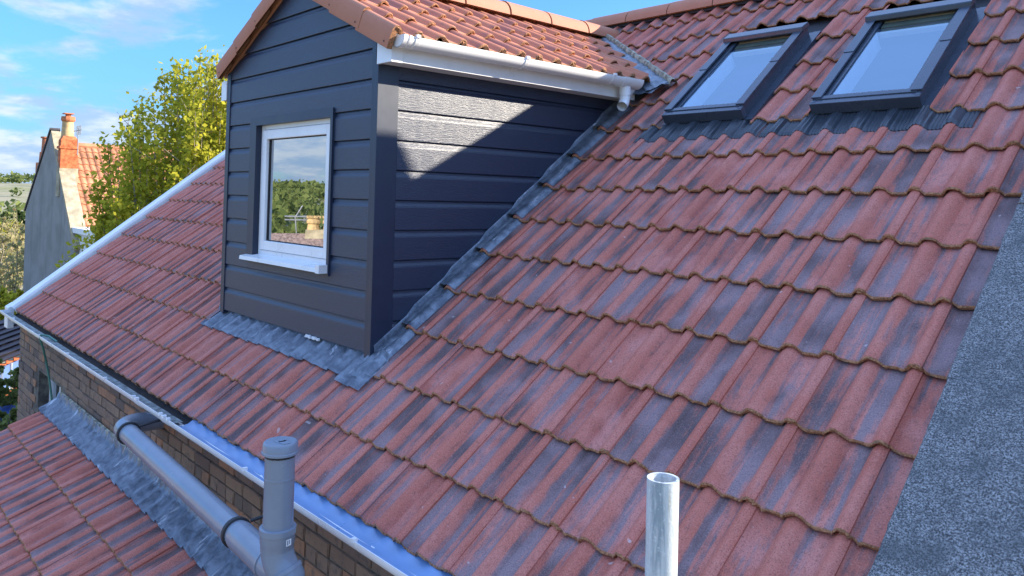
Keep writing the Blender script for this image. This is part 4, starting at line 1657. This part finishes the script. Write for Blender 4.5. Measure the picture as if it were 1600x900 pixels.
def build_tree(seed, H, rad, nstem, ntwig, nleaf, lsz, spread=0.35, base=0.18, twig_len=0.9, droop=0.0, shape=1.0):
    """returns trunk mesh builder and crown mesh builder, base at the origin"""
    rr = random.Random(seed)
    tb, lb = MB(), MB()
    for s in range(nstem):
        ang = 2 * math.pi * (s + rr.random() * 0.7) / nstem
        tgt = Vector((math.cos(ang), math.sin(ang), 0)) * rad * spread * rr.uniform(0.3, 1.6)
        hh = H * rr.uniform(0.72, 1.0)
        path = []
        K = 7
        for k in range(K + 1):
            t = k / K
            p = Vector((tgt.x * t ** 1.15, tgt.y * t ** 1.15, hh * t)) + Vector((rr.uniform(-1, 1), rr.uniform(-1, 1), 0)) * 0.03 * H * t * (1 - 0.4 * t)
            path.append(p)
        r0 = 0.016 * H / math.sqrt(nstem) + 0.012
        tb.tube(path, [r0 * (1 - 0.88 * k / K) for k in range(K + 1)], 6)
        for w in range(ntwig):
            t = base + (1 - base) * (rr.random() ** 0.8)
            k = min(K - 1, int(t * K)); f = t * K - k
            p = path[k].lerp(path[k + 1], f)
            a2 = rr.uniform(0, 2 * math.pi)
            env = (math.sin(math.pi * min(1, 0.18 + 0.82 * (t - base) / (1 - base)) ** 0.9) ** 0.7) * shape + (1 - shape) * 0.6
            ln = rad * (1 - spread * 0.5) * env * rr.uniform(0.45, 1.1) * twig_len
            dirn = Vector((math.cos(a2), math.sin(a2), rr.uniform(0.25, 1.1) - droop)).normalized()
            q = p + dirn * ln
            mid = p.lerp(q, 0.5) + Vector((0, 0, 0.06 * ln))
            if w % 2 == 0:
                tb.tube([p, mid, q], [0.010 * H / 6, 0.007 * H / 6, 0.003 * H / 6], 4, caps=False)
            nl = int(nleaf * rr.uniform(0.5, 1.5))
            for _ in range(nl):
                u = rr.random() ** 0.6
                c = (p.lerp(mid, u * 2) if u < 0.5 else mid.lerp(q, u * 2 - 1))
                c = c + Vector((rr.gauss(0, 1), rr.gauss(0, 1), rr.gauss(0, 1))) * ln * 0.13
                leaf(lb, c, lsz * rr.uniform(0.6, 1.35), rr)
    return tb, lb


def plant(name, loc, label, cat, meshes, mats, group=None, rot=0.0, sc=1.0):
    t = thing(name, loc, label, cat, group)
    W = Matrix.Translation(loc) @ Matrix.Rotation(rot, 4, 'Z') @ Matrix.Scale(sc, 4)
    inst('trunk', meshes[0], t, W)
    inst('crown', meshes[1], t, W)
    return t


def tree_meshes(args, bark, leafm):
    tb, lb = build_tree(*args[0], **args[1])
    a = tb.mesh('trunk', [M[bark]]); a.polygons.foreach_set('use_smooth', [True] * len(a.polygons))
    return a, lb.mesh('crown', [M[leafm]])


def shoot_tree(seed, rad, ztop, fall, nshoot, nleaf, lsz, z0=2.2):
    """many upright shoots from a short trunk, leaves strung along them"""
    rr = random.Random(seed)
    tb, lb = MB(), MB()
    tb.tube([(0, 0, 0), (0.05, 0, 1.0), (0, 0.06, z0)], [0.24, 0.19, 0.16], 8)
    for k in range(nshoot):
        a = rr.uniform(0, 2 * math.pi); q = rr.random() ** 0.55
        ex = Vector((math.cos(a), math.sin(a), 0)) * rad * q
        top = ztop - fall * q ** 2.6 - rr.random() ** 2 * 1.6
        lo = z0 - 0.6 + 0.9 * q + rr.random() * 1.0
        s0 = Vector((0, 0, z0 * rr.uniform(0.6, 1)))
        m1 = Vector((ex.x * 0.62, ex.y * 0.62, lo))
        e = Vector((ex.x * 1.02 + rr.uniform(-.25, .25), ex.y * 1.02 + rr.uniform(-.25, .25), top))
        m2 = m1.lerp(e, 0.5) + Vector((ex.x * 0.12, ex.y * 0.12, 0))
        tb.tube([s0, m1, m2, e], [0.055, 0.032, 0.018, 0.004], 5, caps=False)
        for t_ in range(5):
            u = rr.uniform(0.1, 0.95)
            p = m1.lerp(m2, u * 2) if u < .5 else m2.lerp(e, u * 2 - 1)
            d_ = Vector((rr.uniform(-1, 1), rr.uniform(-1, 1), rr.uniform(0.2, 1.2))).normalized() * rr.uniform(0.25, 0.7)
            tb.tube([p, p + d_], [0.010, 0.003], 3, caps=False)
        nl = int(nleaf * rr.uniform(0.5, 1.5))
        sp_ = rr.uniform(0.13, 0.30)
        for _ in range(nl):
            u = rr.random() ** 0.75
            p = m1.lerp(m2, u * 2) if u < .5 else m2.lerp(e, u * 2 - 1)
            w = sp_ * (1.15 - 0.75 * u)
            leaf(lb, p + Vector((rr.gauss(0, w), rr.gauss(0, w), rr.gauss(0, w))), lsz * rr.uniform(0.6, 1.35), rr)
    a = tb.mesh('trunk', [M['pale_bark']]); a.polygons.foreach_set('use_smooth', [True] * len(a.polygons))
    return a, lb.mesh('crown', [M['leaf_lime']])


big = shoot_tree(3, 2.85, 9.8, 4.3, 340, 460, 0.098)
plant('leafy_tree', (-13.0, 4.95, -5.5), 'tall airy tree with fresh yellow green leaves behind the roof', 'tree', big, None, rot=0.6)
tr2 = shoot_tree(8, 1.0, 5.9, 1.4, 100, 260, 0.10, 1.6)
plant('leafy_tree', (-16.2, 4.35, -5.5), 'lower bushy yellow green tree next to the grey gable', 'tree', tr2, None)

straw = [tree_meshes(((30 + i, 9.0, 2.6, 5, 26, 13, 0.26), dict(spread=0.5, base=0.12, twig_len=0.7)), 'pale_bark', 'leaf_straw') for i in range(2)]
rs = random.Random(17)


def ray_at(u, v, dist):
    dv_ = (r_ * ((u - 800) / FPX) - u_ * ((v - CYPX) / FPX) + f_)
    return CAM + dv_ * dist


for i, (u, dist, sc, lab) in enumerate((
        (3, 50, 0.92, 'nearest straw coloured half bare tree against the left picture edge'),
        (27, 45, 0.74, 'low straw coloured tree just left of the foot of the grey gable'),
        (12, 70, 1.18, 'tall straw coloured half bare tree behind the two nearer ones'),
        (33, 92, 1.15, 'farthest straw coloured tree touching the upper left slope of the grey gable'))):
    p = ray_at(u, 300, dist)
    z = ground_z(p.x, p.y)
    plant('bare_tree', (p.x, p.y, z - 0.1), lab, 'tree', straw[i % 2], None, 'half bare trees on the slope', rs.uniform(0, 6), sc)
gb = [tree_meshes(((50 + i, 6.0, 2.8, 5, 20, 22, 0.42), dict(spread=0.6, base=0.05, twig_len=0.8)), 'bark', m_) for i, m_ in enumerate(('leaf_green', 'leaf_dark', 'leaf_lime'))]
for i, (u, dist, sc, kind, lab) in enumerate((
        (16, 145, 1.15, 2, 'rounded lime green tree across the valley'),
        (40, 165, 1.3, 1, 'dark green tree across the valley close beside the grey gable'),
        (-2, 170, 1.3, 0, 'mid green tree across the valley at the left picture edge'))):
    p = ray_at(u, 290, dist)
    plant('round_tree', (p.x, p.y, ground_z(p.x, p.y) - 0.2), lab, 'tree', gb[kind], None, 'green trees across the valley', i * 1.3, sc)
# far wooded hillside: one mass
lb = MB()
rw = random.Random(77)


def far_tree(x, y, sc):
    z = ground_z(x, y)
    for _ in range(int(30)):
        a = rw.uniform(0, 6.28); q = rw.random() ** 0.5
        p = Vector((x + math.cos(a) * q * 3.6 * sc, y + math.sin(a) * q * 3.6 * sc, z + sc * (0.6 + rw.random() * 5.4 * (1 - 0.5 * q))))
        leaf(lb, p, 2.1 * sc * rw.uniform(0.6, 1.3), rw)


# trees along the crest and scattered over the far slope (west and south-west)
for k in range(900):
    az = rw.uniform(R(150), R(262)) if k % 2 else rw.uniform(R(165), R(225))
    d = rw.choice((rw.uniform(560, 660), rw.uniform(180, 640), rw.uniform(250, 640)))
    x, y = -2 + d * math.cos(az), -1 + d * math.sin(az)
    if az < R(182) and d < 500 and rw.random() < 0.75: continue
    far_tree(x, y, rw.uniform(0.8, 1.5))
for k in range(700):
    az = rw.uniform(R(192), R(228)); d = 170 + 470 * rw.random()
    far_tree(-2 + d * math.cos(az), -1 + d * math.sin(az), rw.uniform(0.8, 1.5))
fw_ = lb.obj('far_wood', M['leaf_green'], None, fix=False)
tag(fw_, 'woodland and hedges spread over the far hillside', 'woodland', kind='stuff')

# ------------------------------------------------------------------ grey gabled neighbour
nh = thing('gabled_house', (-43, 12, -6.5), 'neighbouring house with a tall grey rendered gable and orange tiled roof', 'house')
YG = 7.78
def NP(u, v, y=YG):
    dv_ = (r_ * ((u - 800) / FPX) - u_ * ((v - CYPX) / FPX) + f_)
    t = (y - CAM.y) / dv_.y
    return CAM + dv_ * t
apex = NP(80, 204); rl_ = NP(40, 330); rr2 = NP(119, 392); bl_ = NP(37, 455); br_ = NP(119, 455)
sh = NP(65, 240)
b = MB()
front = [(-47.9, YG, -9), (-37.6, YG, -9), (-37.6, YG, rr2.z), (apex.x, YG, apex.z), (-48.5, YG, rl_.z), (-48.3, YG, -9)]
back = [(x, y + 0.35, z) for x, y, z in front]
b.fan(front); b.fan(back); b.grid([front, back], 0, True)
b.obj('gable_wall', M['render_wall'], nh)
# sandstone coping on the near verge
b = MB()
P0, P1 = Vector((apex.x + 0.2, YG, apex.z - 0.2)), Vector((-37.5, YG, rr2.z))
b.hexa([P0 + Vector((0, -0.06, 0.0)), P0 + Vector((0, 0.60, 0.0)), P1 + Vector((0, -0.06, 0.0)), P1 + Vector((0, 0.60, 0.0)),
        P0 + Vector((0.10, -0.06, 0.16)), P0 + Vector((0.10, 0.60, 0.16)), P1 + Vector((0.1, -0.06, 0.16)), P1 + Vector((0.1, 0.60, 0.16))])
b.obj('gable_coping', M['sandstone'], nh)
b = MB()
P0, P1 = Vector((apex.x, YG, apex.z + 0.05)), Vector((-48.6, YG, rl_.z))
b.hexa([P0 + Vector((0, -0.06, 0)), P0 + Vector((0, 0.42, 0)), P1 + Vector((0, -0.06, 0)), P1 + Vector((0, 0.42, 0)),
        P0 + Vector((-0.05, -0.06, 0.10)), P0 + Vector((-0.05, 0.42, 0.1)), P1 + Vector((-0.05, -0.06, 0.1)), P1 + Vector((-0.05, 0.42, 0.1))])
b.obj('gable_coping', M['slate'], nh)
# roof slope towards us with pantile rolls
ez = rr2.z - 0.3
sl_dir = Vector((-37.3 - apex.x, 0, ez - (apex.z - 0.75)))
b = MB()
rows = []
YB = 19.0
ny = int((YB - YG - 0.4) / 0.06)
ns = 16
nrm = Vector((-sl_dir.z, 0, sl_dir.x)).normalized()
for i in range(ns + 1):
    row = []
    for k in range(ny + 1):
        y = YG + 0.4 + (YB - YG - 0.4) * k / ny
        base = Vector((apex.x, y, apex.z - 0.75)) + sl_dir * (i / ns)
        ph = (y / 0.30) % 1.0
        h = 0.07 * abs(math.sin(math.pi * ph)) + 0.05 * (1 if False else 0)
        row.append(base + nrm * h)
    if i > 0:
        rows.append([p + nrm * 0.055 for p in row])
    rows.append(row)
b.grid(rows[:])
nroof = b.obj('roof', M['pantile'], nh)
b = MB()
b.quad(Vector((apex.x, YG + 0.4, apex.z - 0.75)), Vector((apex.x, YB, apex.z - 0.75)), Vector((apex.x - 5.6, YB, rl_.z - 0.6)), Vector((apex.x - 5.6, YG + 0.4, rl_.z - 0.6)))
b.obj('rear_roof', M['pantile'], nh)
b = MB(); b.tube([(apex.x, YG + 0.4, apex.z - 0.70), (apex.x, YB, apex.z - 0.70)], 0.16, 8)
b.obj('ridge', M['pantile'], nh)
b = MB(); b.box(-48.2, -37.9, YG + 0.35, YB, -9, ez)
b.obj('wall', M['sandstone'], nh)
# chimney half way down the near slope
cx0, cx1 = NP(91.5, 240).x, NP(95.5, 240).x
cy0, cy1 = YG - 0.02, YG + 0.75
zt1 = NP(105, 213).z; zb1 = NP(105, 262).z
cm = MB()
cm.box(cx0, cx1, cy0, cy1, zb1 - 1.3, zt1 - 0.55)
cm.box(cx0 - 0.06, cx1 + 0.06, cy0 - 0.06, cy1 + 0.06, zt1 - 0.55, zt1 - 0.42)
cm.box(cx0 - 0.0, cx1 + 0.0, cy0, cy1, zt1 - 0.42, zt1 - 0.12)
cm.hexa([(cx0, cy0, zt1 - 0.12), (cx1, cy0, zt1 - 0.12), (cx0, cy1, zt1 - 0.12), (cx1, cy1, zt1 - 0.12),
         (cx0 + 0.1, cy0 + 0.12, zt1 + 0.08), (cx1 - 0.1, cy0 + 0.12, zt1 + 0.08), (cx0 + 0.1, cy1 - 0.12, zt1 + 0.08), (cx1 - 0.1, cy1 - 0.12, zt1 + 0.08)])
chm = cm.obj('chimney', M['house_brick'], nh)
b = MB(); b.box(cx0 - 0.03, cx1 + 0.03, cy0 - 0.04, cy1 + 0.03, zb1 - 1.4, zb1)
b.obj('chimney_base', M['sandstone'], chm)
cxp = NP(93.3, 200).x
zp1, zp2 = NP(104, 186).z, NP(104, 178).z
b = MB(); yc_ = YG + 0.36
b.tube([(cxp, yc_, zt1), (cxp, yc_, zt1 + 0.1), (cxp, yc_, zp1), (cxp, yc_, zp1 + 0.02)], [0.30, 0.29, 0.25, 0.25], 14)
b.obj('chimney_pot', M['clay_pot'], chm, smooth=True)
b = MB()
b.tube([(cxp + 0.03, yc_, zp1 - 0.02), (cxp + 0.03, yc_, zp1 + 0.05), (cxp + 0.03, yc_, zp1 + 0.22), (cxp + 0.03, yc_, zp2 - 0.05)], [0.29, 0.33, 0.31, 0.25], 12)
b.tube([(cxp, yc_, zp2 - 0.05), (cxp, yc_, zp2 + 0.10)], 0.13, 10)
b.box(cxp - 0.27, cxp + 0.24, yc_ - 0.22, yc_ + 0.22, zp2 + 0.10, zp2 + 0.14)
b.obj('pot_cowl', M['red_pot'], chm)
# far chimney behind the left slope
fx = NP(69, 230, YG + 3).x
fz = NP(69, 216, YG + 3).z
b = MB()
b.box(fx - 0.9, fx + 0.3, YG + 2.7, YG + 3.5, -2, fz - 1.7)
b.tube([(fx + 0.0, YG + 3.1, fz - 1.7), (fx + 0.0, YG + 3.1, fz)], [0.30, 0.24], 12)
b.tube([(fx - 0.62, YG + 3.1, fz - 1.7), (fx - 0.62, YG + 3.1, fz - 0.95)], [0.28, 0.24], 12)
b.tube([(fx, YG + 3.1, fz), (fx, YG + 3.1, fz + 0.10)], 0.34, 12)
b.obj('chimney', M['red_pot'], nh)
# aerial
b = MB()
ax_ = NP(122, 215, YG + 0.4); 
zA = NP(122, 207, YG + 0.4).z
b.tube([(ax_.x, YG + 0.4, zt1 - 0.9), (ax_.x, YG + 0.4, zA + 0.2)], 0.022, 6)
b.tube([(ax_.x - 0.9, YG + 0.4, zA + 0.1), (ax_.x + 0.6, YG + 0.4, zA + 0.1)], 0.02, 6)
for k in range(7):
    x = ax_.x - 0.3 + k * 0.13
    b.tube([(x, YG + 0.4, zA - 0.12), (x, YG + 0.4, zA + 0.32)], 0.014, 5)
b.obj('aerial', M['aluminium'], nh)
# lower extension with dark felt roof
b = MB()
q0 = NP(117, 360, YG + 0.6)
b.box(-38.2, -33.6, YG + 0.2, YG + 5.5, -9, NP(120, 362, YG + 0.4).z)
b.box(-38.4, -33.4, YG + 0.0, YG + 5.7, NP(120, 362, YG + 0.4).z, NP(120, 354, YG + 0.4).z)
b.obj('extension', M['pale_sheet'], nh)

# ------------------------------------------------------------------ things below, far left
oh = thing('outbuilding', (-13.5, 0.8, -5), 'outbuilding with a dark shaded slate roof beyond the wall corner', 'outbuilding')
def XP(u, v, x):
    dv_ = (r_ * ((u - 800) / FPX) - u_ * ((v - CYPX) / FPX) + f_)
    t = (x - CAM.x) / dv_.x
    return CAM + dv_ * t
b = MB()
a, c2 = XP(-60, 520, -13.4), XP(60, 482, -13.4)
e, f2 = XP(-60, 592, -12.0), XP(60, 543, -12.0)
rows = []
for i in range(9):
    l = a.lerp(e, i / 8); r2 = c2.lerp(f2, i / 8)
    rows.append([l.lerp(r2, k / 12) + Vector((0.03, 0, 0.03 if i else 0)) for k in range(13)])
    rows.append([l.lerp(r2, k / 12) for k in range(13)])
b.grid(rows)
b.obj('roof', M['slate'], oh)
b = MB(); b.box(-13.4, -12.1, a.y - 0.3, 2.2, -5.4, -1.9); b.obj('wall', M['house_brick'], oh)
b = MB(); 
for k in range(10):
    p = e.lerp(f2, (k + 0.5) / 10)
    b.box(p.x - 0.03, p.x + 0.05, p.y - 0.09, p.y + 0.09, p.z - 0.10, p.z - 0.035)
b.obj('eaves_bricks', M['house_brick'], oh)
pc_ = thing('lean_to', (-11.2, 0.7, -5), 'white sheeted lean to roof below the dark slate roof', 'lean-to')
b = MB()
a, c2 = XP(-60, 604, -11.9), XP(60, 552, -11.9)
e, f2 = XP(-60, 640, -11.0), XP(60, 590, -11.0)
b.hexa([a, c2, e, f2, a + Vector((0, 0, 0.03)), c2 + Vector((0, 0, 0.03)), e + Vector((0, 0, 0.03)), f2 + Vector((0, 0, 0.03))])
b.obj('roof_sheet', M['pale_sheet'], pc_)
b = MB()
for k in range(9):
    p, q2 = a.lerp(c2, k / 8), e.lerp(f2, k / 8)
    b.tube([p + Vector((0, 0, 0.04)), q2 + Vector((0, 0, 0.04))], 0.012, 5)
b.obj('glazing_bar', M['aluminium'], pc_)
b = MB(); b.box(-11.9, -11.1, a.y, 1.6, -5.3, e.z - 0.1); b.obj('wall', M['plaster'], pc_)
b = MB()
p = XP(24, 640, -9.8)
b.hexa([p + Vector((-0.5, -0.5, -0.5)), p + Vector((0.3, -0.5, -0.5)), p + Vector((-0.5, 0.4, -0.5)), p + Vector((0.3, 0.4, -0.5)),
        p + Vector((-0.4, -0.4, 0.05)), p + Vector((0.2, -0.45, -0.02)), p + Vector((-0.45, 0.3, 0.0)), p + Vector((0.25, 0.35, 0.06))])
tag(b.obj('tarpaulin', M['blue_sheet'], None, bevel=0.05), 'blue tarpaulin heap behind the shrubs at the left edge', 'tarpaulin')
bushm = [tree_meshes(((80 + i, 1.3, 0.7, 7, 12, 22, 0.085), dict(spread=0.8, base=0.1, twig_len=0.8)), 'bark', m_) for i, m_ in enumerate(('leaf_green', 'leaf_lime'))]
for i, (u, v, x, kd, sc, lab) in enumerate(((2, 640, -10.2, 0, 1.0, 'leafy green shrub at the left edge below the white lean to'),
                                         (14, 690, -9.2, 0, 0.9, 'darker shrub low against the foot of the brick wall'),
                                         (8, 486, -15.5, 1, 0.85, 'bright lime shrub peeping over the left end of the gutter'))):
    p = XP(u, v, x)
    plant('shrub', (p.x, p.y, p.z - 0.5), lab, 'shrub', bushm[kd], None, None, i * 2.0, sc)
b = MB()
p = XP(10, 660, -10.0)
b.box(p.x - 2.5, p.x + 1.5, p.y - 3, p.y + 0.8, -5.3, p.z - 0.55)
tag(b.obj('garden_terrace', M['bark'], None), 'raised earth bed under the shrubs', 'garden bed')

# ------------------------------------------------------------------ the row opposite: seen only mirrored in the dormer window
ho = thing('opposite_house', (-24, -11, -5.5), 'stone coloured house opposite with a grey brown roof mirrored in the dormer window', 'house')
OD = Vector((-0.885, -0.465, 0)).normalized(); OT = Vector((0.465, -0.885, 0)).normalized()
OC = Vector((-18.4, -8.5, 0)) - OT * 0.42
def OP(a, d, z): return OC + OT * a + OD * d + Vector((0, 0, z))
b = MB()
b.grid([[OP(a, -4, -2.3), OP(a, 0, 0.12), OP(a, 4, -2.3)] for a in (-1.2, 9)])
b.obj('roof', M['brown_roof'], ho)
b = MB()
b.hexa([OP(-2.4, -3.8, -6), OP(9, -3.8, -6), OP(-2.4, 3.8, -6), OP(9, 3.8, -6), OP(-2.4, -3.8, -2.6), OP(9, -3.8, -2.6), OP(-2.4, 3.8, -2.6), OP(9, 3.8, -2.6)])
b.obj('wall', M['sandstone'], ho)
b = MB()
b.hexa([OP(0.0, -0.25, -0.4), OP(2.6, -0.25, -0.4), OP(0.0, 0.25, -0.4), OP(2.6, 0.25, -0.4), OP(0.06, -0.22, 0.24), OP(2.5, -0.22, 0.24), OP(0.06, 0.22, 0.24), OP(2.5, 0.22, 0.24)])
oc = b.obj('chimney', M['sandstone'], ho)
for k in range(5):
    b = MB()
    p = OP(0.28 + k * 0.47, 0, 0)
    b.tube([p + Vector((0, 0, 0.2)), p + Vector((0, 0, 0.40)), p + Vector((0, 0, 0.43)), p + Vector((0, 0, 0.49)), p + Vector((0, 0, 0.56)), p + Vector((0, 0, 0.58))], [0.19, 0.165, 0.205, 0.205, 0.165, 0.20], 12)
    for q in range(8):
        a = q * math.pi / 4
        c_q = p + Vector((0.175 * math.cos(a), 0.175 * math.sin(a), 0.61))
        b.box(c_q.x - 0.035, c_q.x + 0.035, c_q.y - 0.035, c_q.y + 0.035, 0.58, 0.65)
    b.obj('chimney_pot', M['clay_pot'], oc)
b = MB()
p = OP(0.0, 0, 0)
p = OP(-0.15, 0, -0.4)
b.tube([p, p + OT * -0.1 + Vector((0, 0, 1.0)), p + OT * 0.1 + Vector((0, 0, 1.35))], 0.02, 6)
for zz in (0.92, 1.02):
    b.tube([p + OT * -0.4 + Vector((0, 0, zz)), p + OT * 0.3 + Vector((0, 0, zz))], 0.025, 6)
b.obj('aerial', M['aluminium'], ho)
print('bricks', nb, 'tiles', len(cells), 'rest', len(rest))
